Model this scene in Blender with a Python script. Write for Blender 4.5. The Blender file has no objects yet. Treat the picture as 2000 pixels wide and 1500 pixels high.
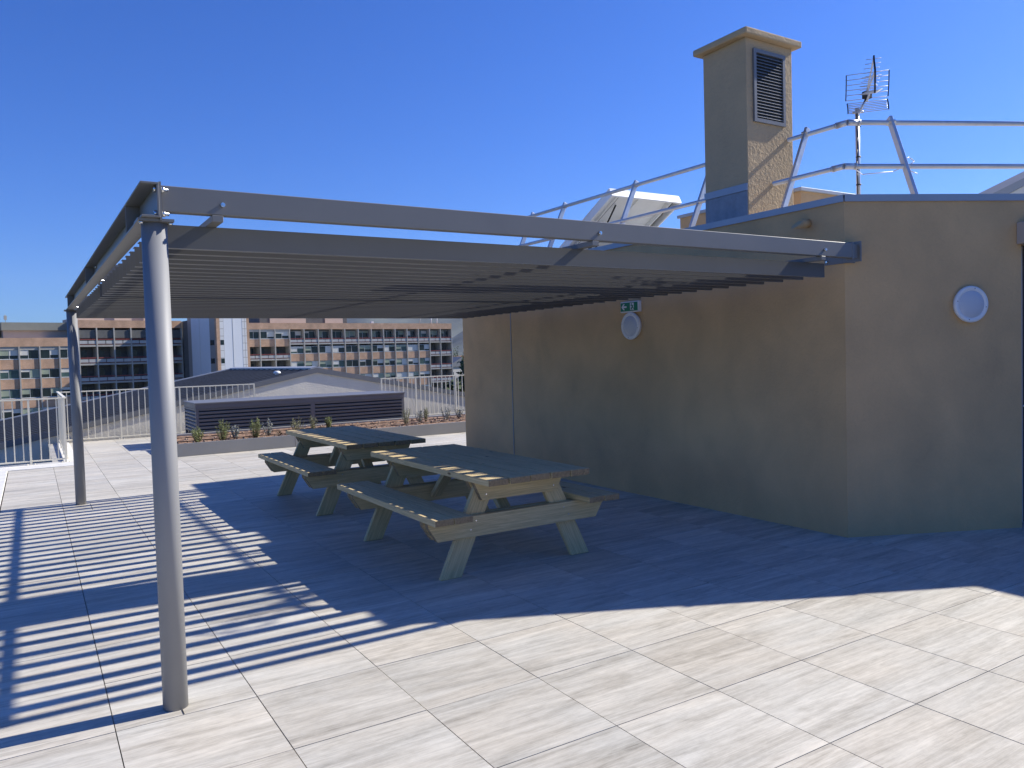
import bpy, math, random
from mathutils import Vector, Matrix, noise

random.seed(7)
rad = math.radians
scene = bpy.context.scene
COL = scene.collection

# ------------------------------------------------------------------ camera, sky, sun, exposure
CR = Vector((0.849144, -0.527422, -0.028149))     # filled in exactly below
f_px = 1516.0
pitch, roll, yaw, H = -0.0378891, -0.0281741, 0.5547913, 1.585
r0 = Vector((1, 0, 0)); fw0 = Vector((0, math.cos(pitch), math.sin(pitch))); u0 = Vector((0, -math.sin(pitch), math.cos(pitch)))
rr = r0 * math.cos(roll) + u0 * math.sin(roll); uu = -r0 * math.sin(roll) + u0 * math.cos(roll)
Rz = Matrix.Rotation(-yaw, 3, 'Z')
rr, uu, ff = Rz @ rr, Rz @ uu, Rz @ fw0
cam_data = bpy.data.cameras.new('camera'); cam = bpy.data.objects.new('camera', cam_data); COL.objects.link(cam)
cam_data.sensor_width = 36.0; cam_data.lens = 36.0 * f_px / 2000.0
cam_data.clip_start = 0.05; cam_data.clip_end = 40000
cam.matrix_world = Matrix(((rr.x, uu.x, -ff.x, 0), (rr.y, uu.y, -ff.y, 0), (rr.z, uu.z, -ff.z, H), (0, 0, 0, 1)))
scene.camera = cam

SUN_EL, SUN_AZ = 35.4, -4.8          # elevation; azimuth measured from +X towards +Y
world = bpy.data.worlds.new('World'); scene.world = world; world.use_nodes = True
wn = world.node_tree; wn.nodes.clear()
wo = wn.nodes.new('ShaderNodeOutputWorld'); wb = wn.nodes.new('ShaderNodeBackground'); ws = wn.nodes.new('ShaderNodeTexSky')
ws.sky_type = 'NISHITA'; ws.sun_disc = False; ws.sun_elevation = rad(SUN_EL); ws.sun_rotation = rad(90 - SUN_AZ)
ws.altitude = 300; ws.air_density = 1.0; ws.dust_density = 0.6; ws.ozone_density = 3.0
wh = wn.nodes.new('ShaderNodeHueSaturation'); wh.inputs['Saturation'].default_value = 1.25; wh.inputs['Value'].default_value = 1.0
wm = wn.nodes.new('ShaderNodeMix'); wm.data_type = 'RGBA'; wm.blend_type = 'MULTIPLY'; wm.inputs[0].default_value = 1.0; wm.inputs[7].default_value = (0.56, 0.92, 1.70, 1)   # clear mountain air: deeper blue
wn.links.new(ws.outputs[0], wh.inputs['Color']); wn.links.new(wh.outputs[0], wm.inputs[6]); wn.links.new(wm.outputs[2], wb.inputs[0]); wn.links.new(wb.outputs[0], wo.inputs[0])
wb.inputs[1].default_value = 0.06

sl = bpy.data.lights.new('sun', 'SUN'); so = bpy.data.objects.new('sun', sl); COL.objects.link(so)
sl.energy = 4.6; sl.angle = rad(0.53); sl.color = (1.0, 0.955, 0.865)
sd = Vector((math.cos(rad(SUN_EL)) * math.cos(rad(SUN_AZ)), math.cos(rad(SUN_EL)) * math.sin(rad(SUN_AZ)), math.sin(rad(SUN_EL))))
so.rotation_euler = (-sd).to_track_quat('-Z', 'Y').to_euler(); so.location = (0, 0, 30)

vs = scene.view_settings; vs.view_transform = 'Standard'; vs.look = 'None'; vs.exposure = 0.66; vs.gamma = 1.0

# ------------------------------------------------------------------ materials
def new_mat(name):
    m = bpy.data.materials.new(name); m.use_nodes = True
    nt = m.node_tree; return m, nt, nt.nodes, nt.links, nt.nodes['Principled BSDF']

def simple(name, col, rough=0.5, metal=0.0, var=0.12, scale=6.0, bump=0.0, bscale=80.0, spec=0.5, vary_rough=0.0, coord='Object', stretch=None):
    m, nt, N, L, B = new_mat(name)
    tc = N.new('ShaderNodeTexCoord'); mp = N.new('ShaderNodeMapping')
    if stretch: mp.inputs['Scale'].default_value = stretch
    L.new(tc.outputs[coord], mp.inputs[0])
    nz = N.new('ShaderNodeTexNoise'); nz.inputs['Scale'].default_value = scale; nz.inputs['Detail'].default_value = 6; nz.inputs['Roughness'].default_value = 0.6
    L.new(mp.outputs[0], nz.inputs['Vector'])
    mx = N.new('ShaderNodeMix'); mx.data_type = 'RGBA'
    mx.inputs[6].default_value = tuple(c * (1 - var) for c in col) + (1,); mx.inputs[7].default_value = tuple(min(1, c * (1 + var)) for c in col) + (1,)
    cr = N.new('ShaderNodeMapRange'); cr.inputs[1].default_value = 0.3; cr.inputs[2].default_value = 0.7
    L.new(nz.outputs['Fac'], cr.inputs[0]); L.new(cr.outputs[0], mx.inputs[0]); L.new(mx.outputs[2], B.inputs['Base Color'])
    B.inputs['Roughness'].default_value = rough; B.inputs['Metallic'].default_value = metal; B.inputs['Specular IOR Level'].default_value = spec
    if vary_rough:
        mr = N.new('ShaderNodeMapRange'); mr.inputs[3].default_value = rough - vary_rough; mr.inputs[4].default_value = rough + vary_rough
        L.new(nz.outputs['Fac'], mr.inputs[0]); L.new(mr.outputs[0], B.inputs['Roughness'])
    if bump:
        n2 = N.new('ShaderNodeTexNoise'); n2.inputs['Scale'].default_value = bscale; n2.inputs['Detail'].default_value = 5
        L.new(mp.outputs[0], n2.inputs['Vector'])
        b = N.new('ShaderNodeBump'); b.inputs['Strength'].default_value = bump; b.inputs['Distance'].default_value = 0.01
        L.new(n2.outputs['Fac'], b.inputs['Height']); L.new(b.outputs[0], B.inputs['Normal'])
    return m

def plaster_mat(name, col, blotch=0.22, rough_bump=0.25):
    m, nt, N, L, B = new_mat(name)
    tc = N.new('ShaderNodeTexCoord')
    def nz(scale, det, st=None, dist=0.0):
        v = tc.outputs['Object']
        if st:
            mp = N.new('ShaderNodeMapping'); mp.inputs['Scale'].default_value = st; L.new(v, mp.inputs[0]); v = mp.outputs[0]
        n = N.new('ShaderNodeTexNoise'); n.inputs['Scale'].default_value = scale; n.inputs['Detail'].default_value = det; n.inputs['Distortion'].default_value = dist
        L.new(v, n.inputs['Vector']); return n.outputs['Fac']
    n1 = nz(0.9, 6, None, 0.6); n2 = nz(2.2, 7, (1.0, 1.0, 0.8), 0.5); n3 = nz(55, 4)
    add = N.new('ShaderNodeMath'); add.operation = 'ADD'; L.new(n1, add.inputs[0]); L.new(n2, add.inputs[1])
    add2 = N.new('ShaderNodeMath'); add2.operation = 'MULTIPLY_ADD'; add2.inputs[1].default_value = 0.25; L.new(n3, add2.inputs[0]); L.new(add.outputs[0], add2.inputs[2])
    mr = N.new('ShaderNodeMapRange'); mr.inputs[1].default_value = 0.8; mr.inputs[2].default_value = 1.45; L.new(add2.outputs[0], mr.inputs[0])
    mx = N.new('ShaderNodeMix'); mx.data_type = 'RGBA'
    mx.inputs[6].default_value = (col[0] * (1 - blotch), col[1] * (1 - blotch * .9), col[2] * (1 - blotch * .7), 1)
    mx.inputs[7].default_value = (col[0] * (1 + blotch * .8), col[1] * (1 + blotch * .7), col[2] * (1 + blotch * .6), 1)
    L.new(mr.outputs[0], mx.inputs[0]); L.new(mx.outputs[2], B.inputs['Base Color'])
    B.inputs['Roughness'].default_value = 0.9; B.inputs['Specular IOR Level'].default_value = 0.25
    n4 = nz(26, 8, None, 0.8)
    b = N.new('ShaderNodeBump'); b.inputs['Strength'].default_value = rough_bump; b.inputs['Distance'].default_value = 0.012
    L.new(n4, b.inputs['Height']); L.new(b.outputs[0], B.inputs['Normal'])
    return m

def wood_mat(name, c1, c2, dark):
    m, nt, N, L, B = new_mat(name)
    tc = N.new('ShaderNodeTexCoord'); mp = N.new('ShaderNodeMapping'); mp.inputs['Scale'].default_value = (1.6, 26, 1)
    L.new(tc.outputs['UV'], mp.inputs[0])
    n = N.new('ShaderNodeTexNoise'); n.inputs['Scale'].default_value = 2.2; n.inputs['Detail'].default_value = 8; n.inputs['Distortion'].default_value = 1.2; n.inputs['Roughness'].default_value = 0.65
    L.new(mp.outputs[0], n.inputs['Vector'])
    cr = N.new('ShaderNodeValToRGB'); cr.color_ramp.elements[0].position = 0.3; cr.color_ramp.elements[0].color = (*c2, 1)
    cr.color_ramp.elements[1].position = 0.68; cr.color_ramp.elements[1].color = (*c1, 1)
    L.new(n.outputs['Fac'], cr.inputs[0])
    # knots
    mp2 = N.new('ShaderNodeMapping'); mp2.inputs['Scale'].default_value = (3.2, 9, 1); L.new(tc.outputs['UV'], mp2.inputs[0])
    vo = N.new('ShaderNodeTexVoronoi'); vo.inputs['Scale'].default_value = 1.0; L.new(mp2.outputs[0], vo.inputs['Vector'])
    k = N.new('ShaderNodeMapRange'); k.inputs[1].default_value = 0.05; k.inputs[2].default_value = 0.13; k.inputs[3].default_value = 1; k.inputs[4].default_value = 0
    L.new(vo.outputs['Distance'], k.inputs[0])
    sp = N.new('ShaderNodeSeparateColor'); L.new(vo.outputs['Color'], sp.inputs[0])
    g = N.new('ShaderNodeMath'); g.operation = 'GREATER_THAN'; g.inputs[1].default_value = 0.62; L.new(sp.outputs[0], g.inputs[0])
    km = N.new('ShaderNodeMath'); km.operation = 'MULTIPLY'; L.new(k.outputs[0], km.inputs[0]); L.new(g.outputs[0], km.inputs[1])
    mx = N.new('ShaderNodeMix'); mx.data_type = 'RGBA'; mx.inputs[7].default_value = (*dark, 1)
    L.new(km.outputs[0], mx.inputs[0]); L.new(cr.outputs[0], mx.inputs[6])
    # cracks / fine lines
    mp3 = N.new('ShaderNodeMapping'); mp3.inputs['Scale'].default_value = (1.2, 120, 1); L.new(tc.outputs['UV'], mp3.inputs[0])
    n3 = N.new('ShaderNodeTexNoise'); n3.inputs['Scale'].default_value = 1.5; n3.inputs['Detail'].default_value = 5; L.new(mp3.outputs[0], n3.inputs['Vector'])
    m3 = N.new('ShaderNodeMapRange'); m3.inputs[1].default_value = 0.3; m3.inputs[2].default_value = 0.6; m3.inputs[3].default_value = 0.75; m3.inputs[4].default_value = 1.08; L.new(n3.outputs['Fac'], m3.inputs[0])
    hs = N.new('ShaderNodeMix'); hs.data_type = 'RGBA'; hs.blend_type = 'MULTIPLY'; hs.inputs[0].default_value = 1.0
    L.new(mx.outputs[2], hs.inputs[6]); L.new(m3.outputs[0], hs.inputs[7])
    L.new(hs.outputs[2], B.inputs['Base Color'])
    B.inputs['Roughness'].default_value = 0.75; B.inputs['Specular IOR Level'].default_value = 0.3
    b = N.new('ShaderNodeBump'); b.inputs['Strength'].default_value = 0.3; b.inputs['Distance'].default_value = 0.004
    L.new(n3.outputs['Fac'], b.inputs['Height']); L.new(b.outputs[0], B.inputs['Normal'])
    return m

def tile_mat():
    m, nt, N, L, B = new_mat('wood_look_tile')
    tc = N.new('ShaderNodeTexCoord'); at = N.new('ShaderNodeAttribute'); at.attribute_name = 'rnd'
    off = N.new('ShaderNodeVectorMath'); off.operation = 'MULTIPLY_ADD'; off.inputs[1].default_value = (40, 40, 40)
    L.new(at.outputs['Color'], off.inputs[0]); L.new(tc.outputs['Object'], off.inputs[2])
    def nz(sc, st, det, dist=0.0, rough=0.55):
        mp = N.new('ShaderNodeMapping'); mp.inputs['Scale'].default_value = st; L.new(off.outputs[0], mp.inputs[0])
        n = N.new('ShaderNodeTexNoise'); n.inputs['Scale'].default_value = sc; n.inputs['Detail'].default_value = det; n.inputs['Distortion'].default_value = dist; n.inputs['Roughness'].default_value = rough
        L.new(mp.outputs[0], n.inputs['Vector']); return n.outputs['Fac']
    a = nz(1.0, (1.1, 9, 1), 7, 0.9, 0.62); b_ = nz(1.0, (3.0, 75, 1), 8, 1.2, 0.7); c = nz(1.0, (0.9, 3.0, 1), 4, 0.4); d = nz(14.0, (1, 2.2, 1), 8, 0.3, 0.7)
    cr = N.new('ShaderNodeValToRGB'); e = cr.color_ramp.elements
    e[0].position = 0.345; e[0].color = (0.27, 0.25, 0.21, 1); e[1].position = 0.65; e[1].color = (0.72, 0.68, 0.585, 1)
    x = e.new(0.44); x.color = (0.44, 0.41, 0.345, 1); x = e.new(0.53); x.color = (0.57, 0.537, 0.46, 1)
    mixf = N.new('ShaderNodeMath'); mixf.operation = 'MULTIPLY_ADD'; mixf.inputs[1].default_value = 0.35; L.new(b_, mixf.inputs[0])
    s2 = N.new('ShaderNodeMath'); s2.operation = 'MULTIPLY'; s2.inputs[1].default_value = 0.47; L.new(a, s2.inputs[0]); L.new(s2.outputs[0], mixf.inputs[2])
    s3 = N.new('ShaderNodeMath'); s3.operation = 'MULTIPLY_ADD'; s3.inputs[1].default_value = 0.20; L.new(d, s3.inputs[0]); L.new(mixf.outputs[0], s3.inputs[2])
    L.new(s3.outputs[0], cr.inputs[0])
    # warm / cool drift
    mr = N.new('ShaderNodeMapRange'); mr.inputs[1].default_value = 0.35; mr.inputs[2].default_value = 0.65; L.new(c, mr.inputs[0])
    tint = N.new('ShaderNodeMix'); tint.data_type = 'RGBA'; tint.inputs[6].default_value = (0.975, 0.985, 1.0, 1); tint.inputs[7].default_value = (1.02, 0.99, 0.96, 1)
    L.new(mr.outputs[0], tint.inputs[0])
    mu = N.new('ShaderNodeMix'); mu.data_type = 'RGBA'; mu.blend_type = 'MULTIPLY'; mu.inputs[0].default_value = 1
    L.new(cr.outputs[0], mu.inputs[6]); L.new(tint.outputs[2], mu.inputs[7])
    sp = N.new('ShaderNodeSeparateColor'); L.new(at.outputs['Color'], sp.inputs[0])
    br = N.new('ShaderNodeMapRange'); br.inputs[3].default_value = 0.91; br.inputs[4].default_value = 1.06; L.new(sp.outputs[2], br.inputs[0])
    m2 = N.new('ShaderNodeMix'); m2.data_type = 'RGBA'; m2.blend_type = 'MULTIPLY'; m2.inputs[0].default_value = 1
    L.new(mu.outputs[2], m2.inputs[6]); L.new(br.outputs[0], m2.inputs[7])
    L.new(m2.outputs[2], B.inputs['Base Color'])
    B.inputs['Roughness'].default_value = 0.6; B.inputs['Specular IOR Level'].default_value = 0.35
    bp = N.new('ShaderNodeBump'); bp.inputs['Strength'].default_value = 0.12; bp.inputs['Distance'].default_value = 0.003
    L.new(b_, bp.inputs['Height']); L.new(bp.outputs[0], B.inputs['Normal'])
    return m

def brick_mat(name, c1, c2, mortar):
    m, nt, N, L, B = new_mat(name)
    tc = N.new('ShaderNodeTexCoord'); mp = N.new('ShaderNodeMapping'); mp.inputs['Rotation'].default_value = (rad(90), 0, 0)
    L.new(tc.outputs['Object'], mp.inputs[0])
    b = N.new('ShaderNodeTexBrick'); b.inputs['Color1'].default_value = (*c1, 1); b.inputs['Color2'].default_value = (*c2, 1); b.inputs['Mortar'].default_value = (*mortar, 1)
    b.inputs['Scale'].default_value = 1.0; b.inputs['Brick Width'].default_value = 0.25; b.inputs['Row Height'].default_value = 0.075; b.inputs['Mortar Size'].default_value = 0.008
    L.new(mp.outputs[0], b.inputs['Vector'])
    n = N.new('ShaderNodeTexNoise'); n.inputs['Scale'].default_value = 0.7; n.inputs['Detail'].default_value = 6; L.new(tc.outputs['Object'], n.inputs['Vector'])
    mr = N.new('ShaderNodeMapRange'); mr.inputs[1].default_value = 0.3; mr.inputs[2].default_value = 0.7; mr.inputs[3].default_value = 0.8; mr.inputs[4].default_value = 1.15; L.new(n.outputs['Fac'], mr.inputs[0])
    mx = N.new('ShaderNodeMix'); mx.data_type = 'RGBA'; mx.blend_type = 'MULTIPLY'; mx.inputs[0].default_value = 1
    L.new(b.outputs['Color'], mx.inputs[6]); L.new(mr.outputs[0], mx.inputs[7]); L.new(mx.outputs[2], B.inputs['Base Color'])
    B.inputs['Roughness'].default_value = 0.9
    return m

def grid_tile_mat(name, col, joint, step=0.9):
    m, nt, N, L, B = new_mat(name)
    tc = N.new('ShaderNodeTexCoord'); mp = N.new('ShaderNodeMapping'); mp.inputs['Rotation'].default_value = (rad(90), 0, 0)
    L.new(tc.outputs['Object'], mp.inputs[0])
    b = N.new('ShaderNodeTexBrick'); b.offset = 0.0
    b.inputs['Color1'].default_value = (*col, 1); b.inputs['Color2'].default_value = tuple(c * .93 for c in col) + (1,); b.inputs['Mortar'].default_value = (*joint, 1)
    b.inputs['Scale'].default_value = 1.0; b.inputs['Brick Width'].default_value = step; b.inputs['Row Height'].default_value = step; b.inputs['Mortar Size'].default_value = 0.04
    L.new(mp.outputs[0], b.inputs['Vector']); L.new(b.outputs['Color'], B.inputs['Base Color']); B.inputs['Roughness'].default_value = 0.5
    return m

M = {}
M['tile'] = tile_mat()
M['joint'] = simple('joint_dark', (0.045, 0.04, 0.035), 0.9)
M['plaster'] = plaster_mat('beige_render', (0.625, 0.412, 0.21), 0.17, 0.45)
M['chimney'] = plaster_mat('beige_rough_render', (0.56, 0.41, 0.24), 0.14, 0.9)
M['column'] = simple('grey_column_paint', (0.255, 0.256, 0.262), 0.55, 0.0, 0.04, 3.0, 0.0, 80, 0.5, 0.05)
M['steel'] = simple('grey_powder_coat', (0.185, 0.18, 0.172), 0.42, 0.0, 0.04, 3.0, 0.0, 80, 0.5, 0.05)
M['steel_shade'] = simple('louver_coat_shaded', (0.115, 0.113, 0.108), 0.5, 0.0, 0.05, 3.0)  # same paint as the beams, darkened for the shade between blades
M['cladgrey'] = simple('grey_louvre_metal', (0.175, 0.175, 0.18), 0.45, 0.0, 0.06, 2.0)
M['planter'] = simple('grey_planter_steel', (0.29, 0.285, 0.275), 0.5, 0.0, 0.05, 1.5)
M['bolt'] = simple('zinc_bolt', (0.75, 0.75, 0.74), 0.25, 1.0, 0.05, 50)
M['alu'] = simple('mill_aluminium', (0.66, 0.655, 0.65), 0.38, 0.55, 0.08, 8, 0, 80, 0.5, 0.08)
M['capmetal'] = simple('parapet_coping_metal', (0.36, 0.38, 0.42), 0.4, 0.3, 0.05, 3)
M['zinc'] = simple('zinc_flashing_sheet', (0.25, 0.27, 0.30), 0.5, 0.2, 0.12, 14, 0.2, 60)
M['white'] = simple('white_plastic', (0.78, 0.78, 0.78), 0.4, 0, 0.03, 5)
M['lens'] = simple('frosted_lens', (0.55, 0.57, 0.62), 0.35, 0, 0.03, 5)
M['hatch'] = simple('white_hatch_metal', (0.85, 0.86, 0.84), 0.4, 0, 0.04, 3)
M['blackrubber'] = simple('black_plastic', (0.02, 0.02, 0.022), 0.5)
M['wood'] = wood_mat('treated_pine', (0.74, 0.575, 0.31), (0.52, 0.395, 0.20), (0.10, 0.06, 0.03))
M['endgrain'] = simple('pine_end_grain', (0.29, 0.205, 0.11), 0.85, 0, 0.35, 60, 0.3, 120)
M['fence'] = simple('cream_fence_paint', (0.82, 0.76, 0.60), 0.45, 0, 0.04, 3)
M['kerb'] = simple('white_kerb_concrete', (0.68, 0.66, 0.61), 0.85, 0, 0.1, 5, 0.3, 40)
M['soil'] = simple('red_soil', (0.25, 0.15, 0.095), 0.95, 0, 0.45, 14, 1.0, 40)
M['stone'] = simple('soil_rubble', (0.36, 0.27, 0.20), 0.9, 0, 0.3, 20)
M['hose'] = simple('drip_hose', (0.09, 0.05, 0.03), 0.6)
M['green'] = simple('shrub_green', (0.23, 0.27, 0.09), 0.7, 0, 0.35, 18)
M['olive'] = simple('shrub_olive', (0.27, 0.28, 0.14), 0.7, 0, 0.3, 18)
M['silver'] = simple('shrub_silver', (0.36, 0.38, 0.34), 0.75, 0, 0.25, 18)
M['stem'] = simple('shrub_stem', (0.12, 0.085, 0.05), 0.85, 0, 0.3, 18)
M['gablewall'] = plaster_mat('pale_grey_render', (0.70, 0.655, 0.56), 0.1, 0.6)
M['darkroof'] = simple('dark_seam_roof', (0.075, 0.077, 0.082), 0.45, 0.0, 0.08, 1.5)
M['rooftrim'] = simple('roof_edge_trim', (0.42, 0.43, 0.44), 0.45, 0.2, 0.06, 3)
M['fascia'] = simple('grey_verge_fascia', (0.15, 0.155, 0.165), 0.5, 0, 0.05, 2)
M['brick'] = brick_mat('orange_brick', (0.57, 0.335, 0.20), (0.47, 0.27, 0.16), (0.50, 0.39, 0.30))
M['conc'] = simple('facade_concrete', (0.40, 0.38, 0.34), 0.85, 0, 0.12, 1.2)
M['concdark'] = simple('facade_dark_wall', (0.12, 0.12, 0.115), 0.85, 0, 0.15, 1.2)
M['panel'] = simple('balcony_panel', (0.42, 0.42, 0.41), 0.6, 0, 0.12, 0.6)
M['red'] = simple('red_oxide_rail', (0.26, 0.055, 0.045), 0.6, 0, 0.12, 3)
M['wframe'] = simple('white_window_frame', (0.62, 0.62, 0.60), 0.5, 0, 0.05, 3)
M['blindw'] = simple('white_blind', (0.62, 0.60, 0.54), 0.7, 0, 0.04, 2)
M['blindg'] = simple('pale_green_blind', (0.30, 0.34, 0.25), 0.7, 0, 0.1, 1)
M['glassd'] = simple('dark_window_glass', (0.02, 0.03, 0.03), 0.15, 0, 0.3, 1.0, spec=0.35)
M['glassg'] = simple('green_window_glass', (0.06, 0.10, 0.09), 0.2, 0, 0.3, 1.0, spec=0.35)
M['towerw'] = simple('white_tower_panel', (0.70, 0.71, 0.73), 0.6, 0, 0.02, 0.4)
M['towergrid'] = grid_tile_mat('white_tower_tiles', (0.70, 0.69, 0.67), (0.30, 0.28, 0.26), 1.2)
M['pent'] = simple('pinkish_beige_wall', (0.55, 0.44, 0.35), 0.85, 0, 0.06, 0.8)
M['pentgrey'] = simple('olive_grey_fascia', (0.24, 0.24, 0.20), 0.8, 0, 0.06, 0.8)
M['membrane'] = simple('roof_membrane', (0.42, 0.42, 0.41), 0.85, 0, 0.08, 2)
M['door_shade'] = simple('door_shade_brown', (0.07, 0.05, 0.035), 0.6)  # dark brown stands in for the shadow inside the doorway
M['ground'] = simple('far_ground', (0.13, 0.135, 0.08), 0.95, 0, 0.45, 0.012, 0, 10)
M['mount'] = simple('mountain_scrub', (0.10, 0.11, 0.085), 0.95, 0, 0.5, 0.004, 0, 10)
M['leaf'] = simple('tree_foliage', (0.045, 0.07, 0.025), 0.8, 0, 0.5, 1.2)
M['bark'] = simple('tree_bark', (0.10, 0.075, 0.05), 0.9)
M['orange'] = simple('terracotta_roof', (0.50, 0.24, 0.11), 0.85, 0, 0.2, 0.5)
M['house'] = simple('pale_house_wall', (0.45, 0.43, 0.39), 0.85, 0, 0.08, 0.4)
M['signgreen'] = simple('sign_green', (0.0, 0.21, 0.11), 0.35, 0, 0.03, 5)
M['rollbox'] = simple('beige_roller_box', (0.50, 0.42, 0.36), 0.5, 0, 0.03, 3)

# ------------------------------------------------------------------ mesh helpers
def root_loc(o):
    while o is not None and o.parent is not None: o = o.parent
    return Vector(o.location) if o is not None else Vector((0, 0, 0))

class MB:
    def __init__(s): s.v = []; s.f = []; s.uv = []; s.mi = []; s.sm = []
    def face(s, idx, uvs=None, mi=0, smooth=False):
        s.f.append(idx); s.uv.append(uvs if uvs else [(0, 0)] * len(idx)); s.mi.append(mi); s.sm.append(smooth)
    def hexa(s, P, grain=None, mi=0, endmi=None):
        """P = 8 corners: 0-3 bottom ring, 4-7 top ring (ccw seen from above)."""
        P = [Vector(p) for p in P]; b = len(s.v); s.v += P
        quads = [(3, 2, 1, 0), (4, 5, 6, 7), (0, 1, 5, 4), (1, 2, 6, 5), (2, 3, 7, 6), (3, 0, 4, 7)]
        o1, o2 = random.random() * 30, random.random() * 30
        for q in quads:
            pts = [P[i] for i in q]
            if grain is not None:
                g = Vector(grain).normalized(); n = (pts[1] - pts[0]).cross(pts[2] - pts[1])
                if n.length > 0: n.normalize()
                t = n.cross(g)
                if t.length < 0.5:
                    t = n.orthogonal().normalized(); gg = n.cross(t); m_ = endmi if endmi is not None else mi
                    s.face([b + i for i in q], [(o1 + p.dot(gg), o2 + p.dot(t)) for p in pts], m_)
                else:
                    s.face([b + i for i in q], [(o1 + p.dot(g), o2 + p.dot(t)) for p in pts], mi)
            else: s.face([b + i for i in q], None, mi)
        return s
    def box(s, x0, x1, y0, y1, z0, z1, grain=None, mi=0, endmi=None):
        return s.hexa([(x0, y0, z0), (x1, y0, z0), (x1, y1, z0), (x0, y1, z0), (x0, y0, z1), (x1, y0, z1), (x1, y1, z1), (x0, y1, z1)], grain, mi, endmi)
    def beam(s, p0, p1, w, h, up=(0, 0, 1), grain=True, mi=0, endmi=None):
        """square bar from p0 to p1, w across (perp. to up), h along up."""
        p0, p1 = Vector(p0), Vector(p1); d = (p1 - p0).normalized(); up = Vector(up)
        a = d.cross(up).normalized() * w / 2; c = a.cross(d).normalized() * h / 2
        return s.hexa([p0 - a - c, p1 - a - c, p1 + a - c, p0 + a - c, p0 - a + c, p1 - a + c, p1 + a + c, p0 + a + c][0:8], d if grain else None, mi, endmi)
    def prism(s, poly, axis, a0, a1, mi=0, grain=None, endmi=None):
        """poly: 2D points in the plane normal to axis ('x': (y,z), 'y': (x,z), 'z': (x,y))."""
        def P(p, a): return Vector((a, p[0], p[1])) if axis == 'x' else Vector((p[0], a, p[1])) if axis == 'y' else Vector((p[0], p[1], a))
        n = len(poly); b = len(s.v); s.v += [P(p, a0) for p in poly] + [P(p, a1) for p in poly]
        o1, o2 = random.random() * 30, random.random() * 30
        def add(idx):
            pts = [s.v[i] for i in idx]
            if grain is None: s.face(idx, None, mi); return
            g = Vector(grain).normalized(); nn = Vector((0, 0, 0))
            for k in range(1, len(pts) - 1): nn += (pts[k] - pts[0]).cross(pts[k + 1] - pts[0])
            nn.normalize(); t = nn.cross(g); m_ = mi
            if t.length < 0.75:
                m_ = endmi if endmi is not None else mi
            if t.length < 0.1: t = nn.orthogonal()
            t.normalize(); gg = t.cross(nn)
            s.face(idx, [(o1 + p.dot(gg), o2 + p.dot(t)) for p in pts], m_)
        add([b + i for i in range(n)][::-1]); add([b + n + i for i in range(n)])
        for i in range(n):
            j = (i + 1) % n; add([b + i, b + j, b + n + j, b + n + i])
        return s
    def tube(s, p0, p1, r, n=12, r1=None, cap=True, mi=0):
        p0, p1 = Vector(p0), Vector(p1); r1 = r if r1 is None else r1; d = (p1 - p0).normalized(); a = d.orthogonal().normalized(); c = d.cross(a)
        b = len(s.v)
        for p, q in ((p0, r), (p1, r1)):
            for i in range(n):
                t = 2 * math.pi * i / n; s.v.append(p + a * math.cos(t) * q + c * math.sin(t) * q)
        for i in range(n):
            j = (i + 1) % n; s.face([b + i, b + j, b + n + j, b + n + i], None, mi, True)
        if cap: s.face([b + i for i in range(n)][::-1], None, mi); s.face([b + n + i for i in range(n)], None, mi)
        return s
    def path(s, pts, r, n=8, mi=0):
        for i in range(len(pts) - 1): s.tube(pts[i], pts[i + 1], r, n, mi=mi)
        return s
    def lathe(s, c, axis, prof, n=40, mi=0):
        """prof: list of (dist along axis, radius)."""
        c = Vector(c); d = Vector(axis).normalized(); a = d.orthogonal().normalized(); e = d.cross(a); b = len(s.v)
        for (h, r) in prof:
            for i in range(n):
                t = 2 * math.pi * i / n; s.v.append(c + d * h + a * math.cos(t) * r + e * math.sin(t) * r)
        for k in range(len(prof) - 1):
            for i in range(n):
                j = (i + 1) % n; s.face([b + k * n + i, b + k * n + j, b + (k + 1) * n + j, b + (k + 1) * n + i], None, mi, True)
        return s
    def build(s, name, mats, parent=None, bevel=0.0, local=False, seg=1):
        me = bpy.data.meshes.new(name); off = Vector((0, 0, 0)) if (local or parent is None) else root_loc(parent)
        me.from_pydata([tuple(v - off) for v in s.v], [], s.f)
        if not isinstance(mats, (list, tuple)): mats = [mats]
        for m in mats: me.materials.append(m)
        uvl = me.uv_layers.new(name='UVMap'); k = 0; flat = []
        for u in s.uv:
            for c in u: flat += [c[0], c[1]]
        uvl.data.foreach_set('uv', flat)
        me.polygons.foreach_set('material_index', s.mi); me.polygons.foreach_set('use_smooth', s.sm)
        me.update()
        o = bpy.data.objects.new(name, me); COL.objects.link(o)
        if parent is not None: o.parent = parent
        if bevel:
            bv = o.modifiers.new('bevel', 'BEVEL'); bv.width = bevel; bv.segments = seg; bv.limit_method = 'ANGLE'; bv.angle_limit = rad(40)
            bv.harden_normals = False
        return o

def tag(o, label, cat, group=None, kind=None):
    o['label'] = label; o['category'] = cat
    if group: o['group'] = group
    if kind: o['kind'] = kind
    return o
def struct(o, kind='structure'): o['kind'] = kind; return o
def thing(name, label, cat, loc=(0, 0, 0), rotz=0.0, group=None):
    o = bpy.data.objects.new(name, None); COL.objects.link(o); o.location = loc; o.rotation_euler = (0, 0, rotz)
    o.empty_display_size = 0.2; tag(o, label, cat, group); return o
def dup(o, parent=None, loc=None, label=None):
    c = o.copy(); COL.objects.link(c); c.parent = parent
    if loc is not None: c.location = loc
    if label: c['label'] = label
    for ch in list(o.children): dup(ch, c)
    return c

# ------------------------------------------------------------------ setting: ground, terrace slab, paving
GZ = -15.0
b = MB(); b.box(-9000, 9000, -3000, 14000, GZ - 1, GZ); struct(b.build('ground', M['ground']))

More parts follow.
